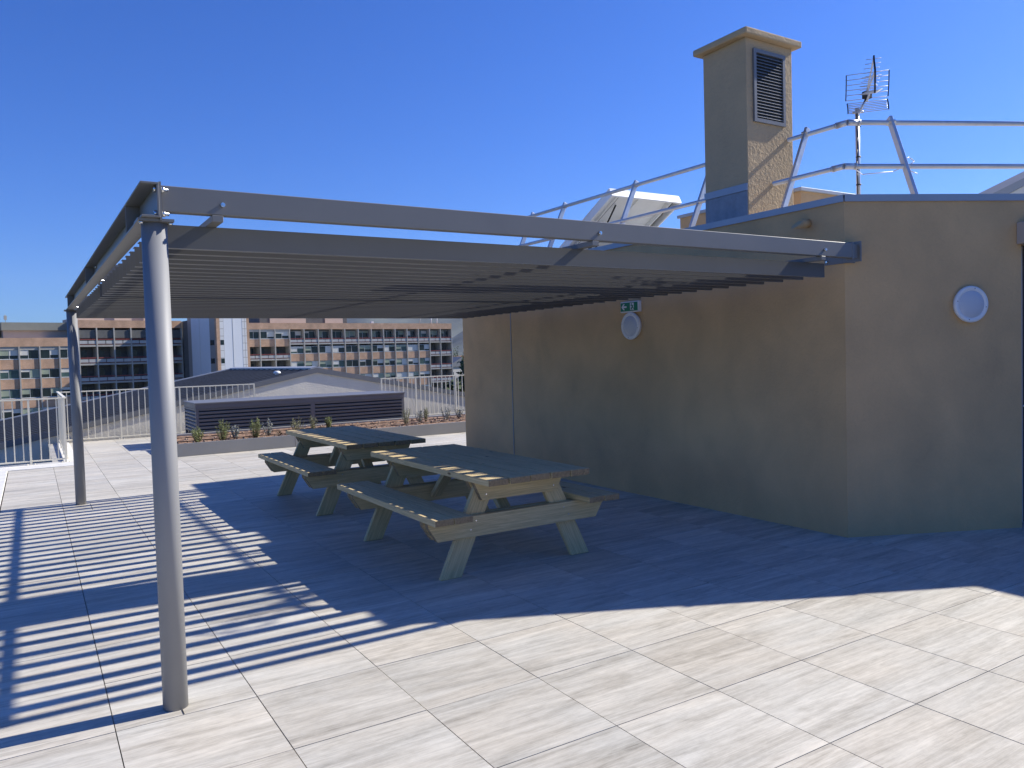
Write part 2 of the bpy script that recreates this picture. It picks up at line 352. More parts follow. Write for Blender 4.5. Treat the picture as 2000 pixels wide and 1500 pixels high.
b = MB(); b.prism([(-.9, -9), (24, -9), (24, 18.72), (.42, 18.72), (.42, 14.96), (-.9, 14.96)], 'z', -0.4, -0.03); struct(b.build('terrace_slab', M['joint']))
b = MB()
for x0, x1, y0, y1 in ((-1.0, -0.365, -9, 14.28), (-3.5, 0.62, 14.28, 14.98), (0.40, 0.62, 14.98, 18.72)):
    b.box(x0, x1, y0, y1, -0.45, 0.012)
struct(b.build('coping', M['kerb'], bevel=0.004))

# paving: one sheet of tiles with real open joints
b = MB(); rnd = []; T = 0.6; g = 0.0022; OX, OY = 0.247, 3.738
i0, i1, j0, j1 = -1, 30, -20, 25
for i in range(i0, i1):
    for j in range(j0, j1):
        x0 = OX + i * T; y0 = OY + j * T; x1 = x0 + T; y1 = y0 + T
        if y1 > 18.74: continue
        if x0 > 12 and y0 > 4: continue
        if x0 < 0.2 and y0 > 14.2: continue
        dz = random.uniform(-0.0006, 0.0006); tx = random.uniform(-.0005, .0005)
        xa, xb, ya, yb = x0 + g, x1 - g, y0 + g, y1 - g
        if x0 < 0.2 and y1 > 14.27: yb = 14.27
        k = len(b.v)
        b.v += [Vector((xa, ya, -0.02)), Vector((xb, ya, -0.02)), Vector((xb, yb, -0.02)), Vector((xa, yb, -0.02)),
                Vector((xa, ya, dz)), Vector((xb, ya, dz + tx)), Vector((xb, yb, dz + tx)), Vector((xa, yb, dz))]
        for q in ((4, 5, 6, 7), (0, 1, 5, 4), (1, 2, 6, 5), (2, 3, 7, 6), (3, 0, 4, 7)): b.face([k + n for n in q])
        c = (random.random(), random.random(), random.random(), 1.0); rnd += [c] * 20
o = b.build('paving', M['tile']); struct(o)
ca = o.data.color_attributes.new('rnd', 'FLOAT_COLOR', 'CORNER')
ca.data.foreach_set('color', [x for c in rnd for x in c])

b = MB(); b.box(.522, .526, 3.741, 3.797, .0012, .0022); b.box(.52, .524, 9.742, 10.15, .0012, .0022); struct(b.build('paving_cut_joint', M['joint']))
# ------------------------------------------------------------------ stair building with rendered walls
AX = 5.66; CY = 3.95; FY = 10.52; ZT = 2.775
WB = Vector((0.905, -0.425, 0)).normalized(); WN = Vector((WB.y, -WB.x, 0))     # along wall B, outward normal
def wb(s, z, o=0.0): return Vector((AX, CY, z)) + WB * s + WN * o
bld = thing('rendered_building', 'beige rendered rooftop building with metal coping beside the pergola', 'building', (AX, CY, 0))
e = 3.78; E = wb(e, 0)
DS, DE, DZ = 1.565, 2.56, 2.40
b = MB()
# wall A and body (footprint polygon, extruded); wall B in pieces round the door opening
b.prism([(AX, CY), (AX + 0.25, CY + 0.2), (AX + 0.25, FY - 0.25), (20, FY - 0.25), (20, FY), (AX, FY)], 'z', -0.02, ZT)
def wbpiece(s0, s1, z0, z1, t=0.25):
    p = [wb(s0, z0), wb(s1, z0), wb(s1, z0, -t), wb(s0, z0, -t), wb(s0, z1), wb(s1, z1), wb(s1, z1, -t), wb(s0, z1, -t)]; b.hexa(p)
wbpiece(0, DS, -0.02, ZT); wbpiece(DS, DE, DZ, ZT); wbpiece(DE, e, -0.02, ZT)
b.box(E.x, E.x + 0.25, -9, E.y, -0.02, ZT)
b.build('wall', M['plaster'], bld)
b = MB(); i0_, i1_ = wb(.05, 0, -.12), wb(e, 0, -.12)
b.prism([(AX + .1, FY - .1), (AX + .1, i0_.y), (i0_.x, i0_.y), (i1_.x, i1_.y), (i1_.x + .1, -9), (20, -9), (20, FY - .1)], 'z', 2.55, 2.66)
b.build('roof_slab', M['membrane'], bld)
# coping
b = MB(); o_ = 0.012; cw = 0.20
def coping(p0, p1, n, ext0=0.0, ext1=0.0):
    d = (p1 - p0).normalized(); p0 = p0 - d * ext0; p1 = p1 + d * ext1
    for (off0, off1, z0, z1) in ((o_, -cw, ZT, ZT + 0.022), (o_ + 0.004, o_ - 0.006, ZT - 0.028, ZT + 0.026), (o_ - .006, o_ - 0.014, ZT - 0.010, ZT + 0.03)):
        P = [p0 + n * off0, p1 + n * off0, p1 + n * off1, p0 + n * off1]
        b.hexa([Vector((p.x, p.y, z0)) for p in P] + [Vector((p.x, p.y, z1)) for p in P])
A0 = Vector((AX, CY, 0)); A1 = Vector((AX, FY, 0)); NX = Vector((-1, 0, 0))
coping(A1, A0, NX, 0.014, 0.003)
coping(A0, E, WN, 0.0, 0.01)
coping(Vector((E.x, E.y, 0)), Vector((E.x, -9, 0)), NX, 0, 0)
coping(Vector((20, FY, 0)), Vector((AX, FY, 0)), Vector((0, 1, 0)))
b.build('coping', M['capmetal'], bld)
# door in wall B
b = MB()
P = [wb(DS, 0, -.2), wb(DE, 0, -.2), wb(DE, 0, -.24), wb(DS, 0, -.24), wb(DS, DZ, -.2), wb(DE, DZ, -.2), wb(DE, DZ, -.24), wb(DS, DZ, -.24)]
b.hexa(P); dr = b.build('door', M['door_shade'], bld)
b = MB(); b.tube(wb(DS + .12, 1.02, -.2), wb(DS + .12, 1.02, -.14), .012); b.tube(wb(DS + .12, 1.02, -.145), wb(DS + .25, 1.02, -.145), .01); b.build('handle', M['bolt'], dr)
# raised roof block
b = MB(); b.box(7.5, 10.4, 5.78, 7.70, 2.66, 3.345); b.build('raised_roof', M['plaster'], bld)
b = MB(); b.box(7.47, 10.43, 5.75, 7.73, 3.345, 3.385); b.build('raised_coping', M['rooftrim'], bld, bevel=.004)
# gabled roof light further back
b = MB(); b.prism([(12.1, 2.66), (18.3, 2.66), (18.3, 3.60), (15.2, 4.66), (12.1, 3.60)], 'y', 6.06, 6.30); b.build('gabled_volume', M['gablewall'], bld)
b = MB()
b.prism([(11.85, 3.54), (15.2, 4.69), (18.55, 3.54), (18.55, 3.66), (15.2, 4.81), (11.85, 3.66)], 'y', 6.0, 6.32); b.build('gabled_roof', M['fascia'], bld)

# ------------------------------------------------------------------ chimney
ch = thing('chimney', 'tall beige rendered chimney with a louvred vent near its top', 'chimney', (5.9, 5.14, 2.66))
b = MB(); b.box(5.9, 6.56, 5.14, 5.69, 2.66, 4.535); b.build('shaft', M['chimney'], ch, bevel=0.006, seg=2)
b = MB(); b.box(5.825, 6.63, 5.07, 5.76, 4.535, 4.60); b.build('cap', M['chimney'], ch, bevel=0.014, seg=2)
b = MB()
vx0, vx1, vz0, vz1 = 5.985, 6.435, 3.75, 4.44; y = 5.14
for bx in ((vx0, vx1, vz1 - .035, vz1), (vx0, vx1, vz0, vz0 + .035), (vx0, vx0 + .035, vz0 + .035, vz1 - .035), (vx1 - .035, vx1, vz0 + .035, vz1 - .035)):
    b.box(bx[0], bx[1], y - 0.022, y - .001, bx[2], bx[3])
b.box(vx0 + .035, vx1 - .035, y - .004, y - .001, vz0 + .035, vz1 - .035, mi=1)
v = b.build('vent_grille', [M['cladgrey'], M['blackrubber']], ch)
b = MB(); n = 20
for k in range(n):
    z = vz0 + .045 + (vz1 - vz0 - .09) * (k + .5) / n
    b.hexa([(vx0 + .035, y - .020, z - .011), (vx1 - .035, y - .020, z - .011), (vx1 - .035, y - .006, z + .004), (vx0 + .035, y - .006, z + .004),
            (vx0 + .035, y - .020, z - .008), (vx1 - .035, y - .020, z - .008), (vx1 - .035, y - .006, z + .007), (vx0 + .035, y - .006, z + .007)])
b.build('slat', M['cladgrey'], v)
b = MB(); b.box(5.893, 5.8995, 5.145, 5.685, 2.67, 3.09); b.build('zinc_flashing', M['zinc'], ch)
b = MB(); b.box(5.884, 5.899, 5.142, 5.69, 3.092, 3.158); b.build('flashing_strip', M['capmetal'], ch)

# ------------------------------------------------------------------ roof hatch (smoke vent)
hx0, hx1 = 7.0, 8.33
ha = thing('roof_hatch', 'open white smoke vent hatch tilted up behind the aluminium guardrail', 'roof hatch', (hx0, 9.7, 2.66))
pT = Vector((0, 8.56, 3.86)); pB = Vector((0, 9.98, 3.10)); dl = (pB - pT).normalized(); nl = Vector((0, dl.z, -dl.y)); 
if nl.z > 0: nl = -nl                    # nl points down / towards the inside
def lidP(x, t, h): q = pT + dl * t + nl * h; return Vector((x, q.y, q.z))
Ld = (pB - pT).length
b = MB()
def lidbox(x0, x1, t0, t1, h0, h1):
    b.hexa([lidP(x0, t0, h1), lidP(x1, t0, h1), lidP(x1, t1, h1), lidP(x0, t1, h1), lidP(x0, t0, h0), lidP(x1, t0, h0), lidP(x1, t1, h0), lidP(x0, t1, h0)])
lidbox(hx0, hx1, 0, Ld, -0.02, 0.0)
lidbox(hx0, hx1, 0.0, 0.03, 0.001, 0.11); lidbox(hx0, hx1, Ld - .03, Ld, 0.001, 0.11); lidbox(hx0, hx0 + .03, 0.031, Ld - .031, 0.001, 0.11); lidbox(hx1 - .03, hx1, 0.031, Ld - .031, 0.001, 0.11)
lid = b.build('lid', M['hatch'], ha, bevel=.004)
for a_ in ((hx0 + .20, hx0 + .23, 0.031, Ld - .031, 0.001, 0.03), (hx0 + .62, hx0 + .64, 0.031, Ld - .031, 0.001, 0.02), (hx1 - .13, hx1 - .11, 0.031, Ld - .031, 0.001, 0.06)):
    b = MB(); lidbox(*a_); b.build('rib', M['hatch'], lid)
for a_ in ((hx1 - .10, hx1 - .075, 0.031, Ld - .031, 0.001, 0.05), (hx0 + .235, hx0 + .26, .031, Ld - .2, .001, .012)):
    b = MB(); lidbox(*a_); b.build('seal', M['blackrubber'], lid)
b = MB()
for bx in ((hx0 + .03, hx1 - .03, 8.62, 8.68), (hx0 + .03, hx1 - .03, 9.90, 9.96)): b.box(bx[0], bx[1], bx[2], bx[3], 2.66, 3.02)
for x in (hx0 + .03, hx1 - .09): b.box(x, x + .06, 8.681, 9.899, 2.66, 3.02)
b.build('upstand', M['hatch'], ha)
b = MB(); b.tube((hx0 + .30, 9.55, 3.0), lidP(hx0 + .30, 0.75, 0.05), .024); b.tube((hx0 + .30, 9.3, 3.13), lidP(hx0 + .30, 0.28, 0.03), .012)
b.build('gas_strut', M['blackrubber'], ha)
b = MB(); b.tube(lidP(hx0 + .3, .78, .03), lidP(hx0 + .3, .70, .08), .03); b.build('strut_bracket', M['bolt'], ha)

# ------------------------------------------------------------------ roof guardrail
gr = thing('roof_guardrail', 'aluminium safety guardrail with leaning posts round the roof edge', 'guardrail', (6.3, 4.5, 2.66))
bendT, bendL = Vector((6.5, 4.49, 3.635)), Vector((6.27, 4.37, 3.185))
endT, endL = Vector((6.47, 9.95, 3.645)), Vector((6.24, 9.95, 3.185))
farT, farL = bendT + WB * 4.2, bendL + WB * 4.2
def rail(name, a, c, r=.0225):
    b = MB(); b.tube(a, c, r, 16); return b.build(name, M['alu'], gr)
rail('top_rail', endT, bendT); rail('mid_rail', endL, bendL); rail('top_rail', bendT, farT); rail('mid_rail', bendL, farL)
rail('top_rail', endT, Vector((13, 9.95, 3.64))); rail('mid_rail', endL, Vector((13, 9.95, 3.18)))
for p, d in ((bendT, 0), (bendL, 0)):
    b = MB(); a = Vector((0, 1, 0))
    b.tube(p + a * .10, p + a * .0, .028, 16); b.tube(p, p + WB * .10, .028, 16); b.tube(p + a * .115, p + a * .10, .031, 16); b.tube(p + WB * .1, p + WB * .115, .031, 16)
    b.build('elbow', M['alu'], gr)
def gpost(base, top):
    b = MB(); d = (top - base).normalized(); side = Vector((d.y, -d.x, 0)); side = d.cross(Vector((0, 0, 1))).normalized()
    b.beam(base, top + d * .03, .032, .062, up=d.cross(side)); q = b.build('post', M['alu'], gr, bevel=.004)
    b = MB(); b.beam(top - d * .03 - side * .03, top - d * .03 + side * .03, .07, .016, up=d); b.build('rail_clamp', M['alu'], q)
for yy in (4.93, 6.14, 7.43, 8.94, 9.76): gpost(Vector((6.04, yy, 2.67)), Vector((6.50, yy, 3.67)))
for s in (0.42, 2.6):
    t = bendT + WB * s; t.z = 3.66; gpost(t - Vector((-WN.x, -WN.y, 0)) * .46 - Vector((0, 0, .99)), t)
for xx in (7.9, 10.2): gpost(Vector((xx, 10.4, 2.67)), Vector((xx, 9.95, 3.67)))

# ------------------------------------------------------------------ aerial on its mast
an = thing('tv_aerial', 'television aerial with grid reflectors on a thin mast behind the guardrail', 'aerial', (7.0, 4.72, 2.66))
b = MB(); b.tube((7, 4.72, 2.66), (6.995, 4.725, 3.90), .020, 12); b.build('mast', M['alu'], an)
b = MB(); b.path([Vector((6.975, 4.715, 2.7 + k * .115)) + Vector((random.uniform(-.006, .006), 0, 0)) for k in range(11)], .006, 6)
for z in (2.95, 3.15, 3.42, 3.72): b.tube((7, 4.72, z), (7, 4.72, z + .012), .025, 10)
b.build('cable', M['blackrubber'], an)
bd = Vector((-.774, -.633, 0.0)).normalized(); be = Vector((.633, -.774, 0)).normalized(); uz = Vector((0, 0, 1))
hb = Vector((7.075, 4.67, 4.03))
b = MB(); b.tube(Vector((7, 4.72, 3.84)), hb - uz * .03, .012); b.tube(Vector((7, 4.72, 3.86)) - be * .05, Vector((7, 4.72, 3.86)) + be * .05, .012)
b.beam(hb - bd * .04 - uz * .05, hb + bd * .16 - uz * .05, .02, .02); b.build('bracket', M['bolt'], an)
b = MB(); b.box(hb.x - .035, hb.x + .035, hb.y - .035, hb.y + .035, hb.z - .04, hb.z + .03); b.build('junction_box', M['blackrubber'], an, bevel=.006)
L_ = 0.62; tips = []
for k, (dz) in enumerate((.15, .01, -.15)):
    a = hb + uz * (.02 + .02 * (1 - k)); c = hb + bd * (L_ - .04 * abs(k - 1) + .02 * k) + uz * (dz + .0)
    tips.append(c); b = MB(); b.beam(a, c, .012, .012)
    m_ = 7 if k == 0 else 6
    for q in range(m_):
        p = a.lerp(c, .16 + .82 * q / (m_ - 1)); hl = .075 - .002 * q
        b.tube(p - be * hl, p + be * hl, .0028, 6)
    b.build('director_boom', M['alu'], an)
b = MB(); pts = [tips[0] + uz * .02, tips[0] + bd * .015 - uz * .03, tips[1] + bd * .03, tips[2] + bd * .02, tips[2] - uz * .02]
for k in range(4): b.beam(pts[k], pts[k + 1], .014, .02, up=bd)
b.build('end_bridge', M['blackrubber'], an)
def grid(z0, z1, f0, f1, n, hw, skew=0.0):
    b = MB()
    for k in range(n):
        t = k / (n - 1); p = hb + uz * (z0 + (z1 - z0) * t) + bd * (f0 + (f1 - f0) * t); b.tube(p - be * hw, p + be * hw, .0032, 6)
    q = b.build('reflector', M['alu'], an)
    for sgn in (-1, 1):
        b = MB(); pp = [hb + be * sgn * hw + uz * (z0 + (z1 - z0) * t) + bd * (f0 + (f1 - f0) * t + .02 * math.sin(t * math.pi)) for t in (0, .33, .66, 1)]
        for k in range(3): b.beam(pp[k], pp[k + 1], .009, .014, up=bd)
        b.build('reflector_edge', M['blackrubber'], q)
grid(-0.03, 0.19, -.03, .06, 6, .19)
grid(-0.07, -0.19, .0, .09, 7, .18)
b = MB(); pts = [(6.6, 4.62, 3.27), (6.75, 4.62, 3.28), (7.0, 4.68, 3.25), (7.3, 4.55, 3.28), (7.42, 4.5, 3.33), (7.40, 4.5, 3.40), (7.46, 4.48, 3.42), (7.5, 4.45, 3.38), (7.44, 4.48, 3.33), (7.46, 4.46, 3.28), (7.5, 4.42, 3.25)]
b.path([Vector(p) for p in pts], .005, 6); b.build('loose_wire', M['white'], an)

# ------------------------------------------------------------------ wall fittings
def bulkhead(c, n, label):
    t = thing('wall_light', label, 'wall light', c, 0, 'round wall lights on the rendered building')
    b = MB(); b.lathe(c, n, [(0.0, .135), (.028, .150), (.038, .152), (.050, .146), (.052, .138), (.050, .118), (.046, .113)]); b.build('bezel', M['white'], t)
    b = MB(); b.lathe(c, n, [(.046, .1135), (.055, .095), (.061, .06), (.063, .03), (.0635, .0001)]); b.build('lens', M['lens'], t)
    nn = Vector(n).normalized(); a = nn.cross(uz)
    for k in range(4):
        b = MB(); an_ = math.pi / 4 * (2 * k) + .2; p = Vector(c) + nn * .052 + a * math.cos(an_) * .130 + uz * math.sin(an_) * .130; b.tube(p - nn * .004, p + nn * .0015, .004, 8); b.build('screw', M['cladgrey'], t)
bulkhead((AX, 6.565, 1.862), (-1, 0, 0), 'round white wall light under the green exit sign')
c = wb(1.08, 1.894); bulkhead(tuple(c), tuple(WN), 'round white wall light alone on the end wall by the doorway')

sg = thing('exit_sign', 'small green exit sign with arrow and running figure', 'exit sign', (AX, 6.575, 2.02))
b = MB(); b.box(AX - .045, AX - .0005, 6.42, 6.725, 2.012, 2.132); b.build('housing', M['white'], sg, bevel=.006, seg=2)
b = MB(); b.box(AX - .048, AX - .0452, 6.435, 6.715, 2.026, 2.120); b.build('face', M['signgreen'], sg)
X = AX - .0482
def spoly(name, polys, mat, x=X):
    b = MB()
    for P in polys: b.prism([(p[0], p[1]) for p in P], 'x', x - .0012, x)
    return b.build(name, mat, sg)
def S(u, v): return (6.715 - u * .280, 2.026 + v * .094)     # u to the right on the sign, v up
spoly('pictogram', [[S(.05, .5), S(.17, .85), S(.25, .85), S(.17, .60), S(.36, .60), S(.36, .40), S(.17, .40), S(.25, .15), S(.17, .15)],
                    [S(.57, .12), S(.57, .93), S(.79, .93), S(.79, .12)]], M['white'])
fig = [[S(.625, .80), S(.645, .88), S(.675, .88), S(.69, .80), S(.675, .74), S(.645, .74)],
       [S(.64, .72), S(.72, .70), S(.74, .42), S(.68, .42)], [S(.585, .60), S(.60, .66), S(.67, .70), S(.67, .63)], [S(.70, .70), S(.77, .56), S(.75, .50), S(.69, .62)],
       [S(.68, .44), S(.74, .44), S(.66, .16), S(.61, .16)], [S(.70, .44), S(.75, .42), S(.80, .28), S(.88, .24), S(.87, .18), S(.77, .22)], [S(.60, .30), S(.66, .42), S(.70, .42), S(.62, .25)]]
spoly('figure', fig, M['signgreen'], X - .0014)

b = MB(); b.tube((AX + .0, 4.29, 2.625), (AX - .10, 4.29, 2.612), .036, 20)
k = len(b.v); n = 20
pr = []
for i in range(n):
    t = 2 * math.pi * i / n; yy, zz = math.cos(t) * .036, math.sin(t) * .036; b.v.append(Vector((AX - .10, 4.29 + yy, 2.612 + zz)))
for i in range(n):
    t = 2 * math.pi * i / n; yy, zz = math.cos(t) * .036, math.sin(t) * .036; b.v.append(Vector((AX - .15 + zz * 1.5, 4.29 + yy, 2.607 + zz)))
for i in range(n):
    j = (i + 1) % n; b.face([k + i, k + j, k + n + j, k + n + i], None, 0, True)
k2 = len(b.v)
for i in range(n):
    t = 2 * math.pi * i / n; yy, zz = math.cos(t) * .030, math.sin(t) * .030; b.v.append(Vector((AX - .15 + zz * 1.5, 4.29 + yy, 2.607 + zz)))
for i in range(n):
    j = (i + 1) % n; b.face([k + n + i, k + n + j, k2 + j, k2 + i]);
b.face([k2 + i for i in range(n)])
tag(b.build('overflow_spout', M['plaster']), 'short beige overflow spout high on the wall above the pergola bracket', 'spout')

b = MB(); b.box(AX - .008, AX - .0005, 9.115, 9.125, 0.02, 2.25); tag(b.build('conduit', M['panel']), 'thin white vertical cable on the rendered wall behind the tables', 'cable')

rb = thing('roller_box', 'beige roller shutter box over the doorway of the rendered building', 'shutter box', tuple(wb(1.52, 2.38)))
b = MB(); P = [wb(1.52, 2.385, .15), wb(2.62, 2.385, .15), wb(2.62, 2.385, .0008), wb(1.52, 2.385, .0008), wb(1.52, 2.565, .15), wb(2.62, 2.565, .15), wb(2.62, 2.565, .0008), wb(1.52, 2.565, .0008)]
b.hexa(P); b.build('casing', M['rollbox'], rb, bevel=.006)
b = MB(); P = [wb(1.515, 2.555, .152), wb(1.55, 2.555, .152), wb(1.55, 2.555, .11), wb(1.515, 2.555, .11), wb(1.515, 2.585, .152), wb(1.55, 2.585, .152), wb(1.55, 2.585, .11), wb(1.515, 2.585, .11)]
b.hexa(P); b.build('end_cap', M['white'], rb, bevel=.003)
b = MB(); P = [wb(a_, z_, o2_) for z_ in (.02, 2.38) for a_, o2_ in ((1.62, -.10), (1.66, -.10), (1.66, -.14), (1.62, -.14))]
b.hexa(P); b.build('guide', M['rollbox'], rb)

# ------------------------------------------------------------------ pergola
pg = thing('pergola', 'grey steel louvred pergola standing over the two picnic tables', 'pergola', (0.5, 3.85, 0))
def XL(y): return .480 - .0100 * (y - 3.85)        # centre line of the side beam
cols = ((.505, 3.85, 2.222), (.432, 10.2, 2.222))
for cx, cy, top in cols:
    b = MB(); b.tube((cx, cy, 0.0), (cx, cy, top), .0545, 48); c = b.build('column', M['column'], pg)
    b = MB(); b.box(cx - .075, cx + .075, cy - .075, cy + .075, top + .0005, top + .0125); b.prism([(cx - .0, top), (cx + .07, top), (cx + .052, top - .03), (cx + .03, top - .035)], 'y', cy - .004, cy + .004)
    b.build('head_plate', M['steel'], c)
    for dx in (-.06, .06):
        b = MB(); b.tube((cx + dx, cy - .06, top - .012), (cx + dx, cy - .06, top), .009, 8); b.build('bolt', M['bolt'], c)
# side beam: channel, web on the right, open to the left
y0, y1 = 3.75, 10.32; zb, zt = 2.2355, 2.39
def sb(b, xa, xb, za, zc, ya=y0, yb=y1):
    x0, x1 = XL(ya), XL(yb)
    b.hexa([(x0 + xa, ya, za), (x0 + xb, ya, za), (x1 + xb, yb, za), (x1 + xa, yb, za), (x0 + xa, ya, zc), (x0 + xb, ya, zc), (x1 + xb, yb, zc), (x1 + xa, yb, zc)])
b = MB(); sb(b, -.038, .038, zt - .009, zt); sb(b, -.038, .038, zb, zb + .009); sb(b, .028, .0375, zb + .0092, zt - .0092); b.build('side_beam', M['steel'], pg, bevel=.0015)
for yy in (4.33, 7.12, 9.9):
    b = MB(); x = XL(yy); b.box(x - .036, x + .0275, yy - .004, yy + .004, zb + .0095, zt - .0095); b.build('stiffener', M['steel'], pg)
# cross beams
for n_, yy in enumerate((3.83, 6.95, 10.08)):
    xa = XL(yy) + .044; b = MB(); b.box(xa + .009, AX - (.10 if n_ == 0 else .012), yy - .028, yy + .028, 2.272, 2.388); cb = b.build('cross_beam', M['steel'], pg, bevel=.003)
    b = MB(); b.box(xa - .005, xa + .0045, yy - .07, yy + .028, 2.225, 2.395); b.build('end_plate', M['steel'], cb)
    for z in (2.255, 2.362):
        b = MB(); b.tube((xa - .028, yy - .055, z), (xa + .035, yy - .055, z), .0085, 8); b.tube((xa + .005, yy - .055, z), (xa + .019, yy - .055, z), .014, 6)
        b.tube((xa - .028, yy - .055, z), (xa - .014, yy - .055, z), .014, 6); b.build('bolt', M['bolt'], cb)
    for xs in (.795, 3.02, 5.20): 
        b = MB(); b.tube((xs, yy - .045, 2.318), (xs, yy - .028, 2.318), .011, 6); b.tube((xs, yy - .05, 2.318), (xs, yy - .045, 2.318), .006, 8); b.build('bolt', M['bolt'], cb)
# wall bracket
b = MB(); b.box(AX - .115, AX - .098, 3.80, 3.86, 2.262, 2.398); b.box(AX - .098, AX - .012, 3.822, 3.838, 2.275, 2.385)
b.box(AX - .010, AX - .0008, 3.962, 4.13, 2.25, 2.41)
P = [wb(.0, 2.25, .010), wb(.085, 2.25, .010), wb(.085, 2.25, .0008), wb(.0, 2.25, .0008), wb(.0, 2.41, .010), wb(.085, 2.41, .010), wb(.085, 2.41, .0008), wb(.0, 2.41, .0008)]
b.hexa(P); b.box(AX - .011, AX + .004, 3.80, 3.96, 2.25, 2.41)
br = b.build('wall_bracket', M['steel'], pg)
for z in (2.285, 2.375): b = MB(); b.tube(wb(.062, z, .009), wb(.062, z, .028), .008, 8); b.build('bolt', M['bolt'], br)
b = MB(); b.tube((AX - .03, 4.10, 2.275), (AX - .009, 4.10, 2.275), .008, 8); b.build('bolt', M['bolt'], br)
# louvre carriers (run front to back)
for xs in (.772, 2.99, 5.19):
    b = MB(); b.box(xs - .025, xs + .025, 3.80, 10.12, 2.2395, 2.2705); b.build('carrier', M['steel'], pg, bevel=.002)
# louvres
proto = None
for k in range(31):
    yy = 3.95 + .2 * k; xa = XL(yy) + .047 if yy < 10 else .5; xb = 5.40 + .006 * (yy - 3.95)
    b = MB(); zt_, zb_ = 2.238, 2.129
    b.box(xa, xb, yy - .0015, yy + .0015, zb_ + .002, zt_ - .002)
    b.box(xa, xb, yy - .0015, yy + .072, zt_ - .002, zt_); b.box(xa, xb, yy - .0015, yy + .034, zb_, zb_ + .002, mi=1)  # bottom lip in the lighter tone, painting in light bounced off the floor
    b.build('louvre', [M['steel_shade'], M['steel']], pg)

# ------------------------------------------------------------------ picnic tables
def make_table(cx, yc, label):
    t = thing('picnic_table', label, 'picnic table', (cx, yc, 0), 0, 'wooden picnic tables under the pergola')
    ya, yb = yc - 1.08, yc + 1.08
    W = [M['wood'], M['endgrain']]; GY, GX = (0, 1, 0), (1, 0, 0)
    b = MB(); w = .1625; gp = .01325
    for k in range(5):
        x0 = cx - .432 + k * (w + gp); j = random.uniform(-.006, .006); dz = random.uniform(-.0015, .0015)
        b.box(x0, x0 + w, ya + j, yb + j, .687 + dz, .732 + dz, GY, 0, 1)
    b.build('table_top', W, t, bevel=.004, seg=2)
    for sg_ in (-1, 1):
        b = MB()
        for k in range(2):
            xo = .795 - k * .149; x0 = cx + (xo - .142 if sg_ > 0 else -xo); j = random.uniform(-.006, .006)
            b.box(x0, x0 + .142, yc - .98 + j, yc + .98 + j, .441, .486, GY, 0, 1)
        b.build('seat', W, t, bevel=.004, seg=2)
    for sy in (-1, 1):
        yl = yc + sy * .735                                 # leg plane
        for (oy0, oy1) in ((-.068, -.0225), (.0225, .068)):
            b = MB(); b.prism([(cx - .40, .6865), (cx - .33, .541), (cx + .33, .541), (cx + .40, .6865)], 'y', yl + oy0, yl + oy1, grain=GX, endmi=1); b.build('top_bearer', W, t, bevel=.003)
            b = MB(); b.prism([(cx - .765, .4405), (cx - .765, .40), (cx - .695, .290), (cx + .695, .290), (cx + .765, .40), (cx + .765, .4405)], 'y', yl + oy0, yl + oy1, grain=GX, endmi=1); b.build('seat_bearer', W, t, bevel=.003)
        for sx in (-1, 1):
            b = MB(); xt, xb_ = cx + sx * .255, cx + sx * .572; hw = .083
            g_ = Vector((xb_ - xt, 0, -.68))
            b.prism([(xb_ - hw, 0.001), (xb_ + hw, 0.001), (xt + hw, .6860), (xt - hw, .6860)] , 'y', yl - .0215, yl + .0215, grain=g_, endmi=1); b.build('leg', W, t, bevel=.003)
        # diagonal brace from the bearers up to the middle of the top
        b = MB(); b.beam((cx, yl - sy * .10, .345), (cx, yl - sy * .46, .66), .095, .045, up=(0, sy * .6, .7), endmi=1); b.build('brace', W, t, bevel=.003)
        yo = yl - .068 if sy < 0 else yl + .068
        for sx in (-1, 1):
            for (px, pz) in ((.295, .585), (.43, .345), (.385, .405)):
                b = MB(); b.tube((cx + sx * px, yo, pz), (cx + sx * px, yo + (-.004 if sy < 0 else .004), pz), .006, 8); b.build('bolt', M['bolt'], t)
    return t
t1 = make_table(3.05, 5.645, 'nearer wooden picnic table, its end toward the open sunlit paving')
t2 = make_table(3.06, 8.47, 'farther wooden picnic table, the one next to the planter')

# ------------------------------------------------------------------ planter with plants
pl = thing('planter', 'long low grey steel planter filled with red soil and shrubs', 'planter', (2.05, 14.2, 0))
b = MB(); b.box(2.05, 4.075, 14.2, 14.215, 0.002, .222); b.box(4.081, 12.5, 14.2, 14.215, 0.002, .222); b.box(2.05, 2.065, 14.216, 15.70, .002, .222)
b.box(2.05, 4.075, 14.2152, 14.235, .205, .222); b.box(4.081, 12.5, 14.2152, 14.235, .205, .222)
b.build('side_panel', M['planter'], pl, bevel=.002)
b = MB(); b.box(2.02, 12.5, 15.70, 15.80, .002, .262); b.build('back_kerb', M['planter'], pl, bevel=.006)
b = MB(); nx, ny = 210, 28; k = len(b.v)
for j in range(ny + 1):
    for i in range(nx + 1):
        x = 2.066 + (12.49 - 2.066) * i / nx; yv = 14.216 + (15.69 - 14.216) * j / ny
        z = .185 + .045 * (j / ny) + .025 * noise.noise(Vector((x * 1.7, yv * 1.7, 3))) + .016 * noise.noise(Vector((x * 7, yv * 7, 1))) + random.uniform(-.006, .006)
        b.v.append(Vector((x, yv, z)))
for j in range(ny):
    for i in range(nx):
        a = j * (nx + 1) + i; b.face([a, a + 1, a + nx + 2, a + nx + 1], None, 0, False)
b.build('soil', M['soil'], pl)
b = MB()
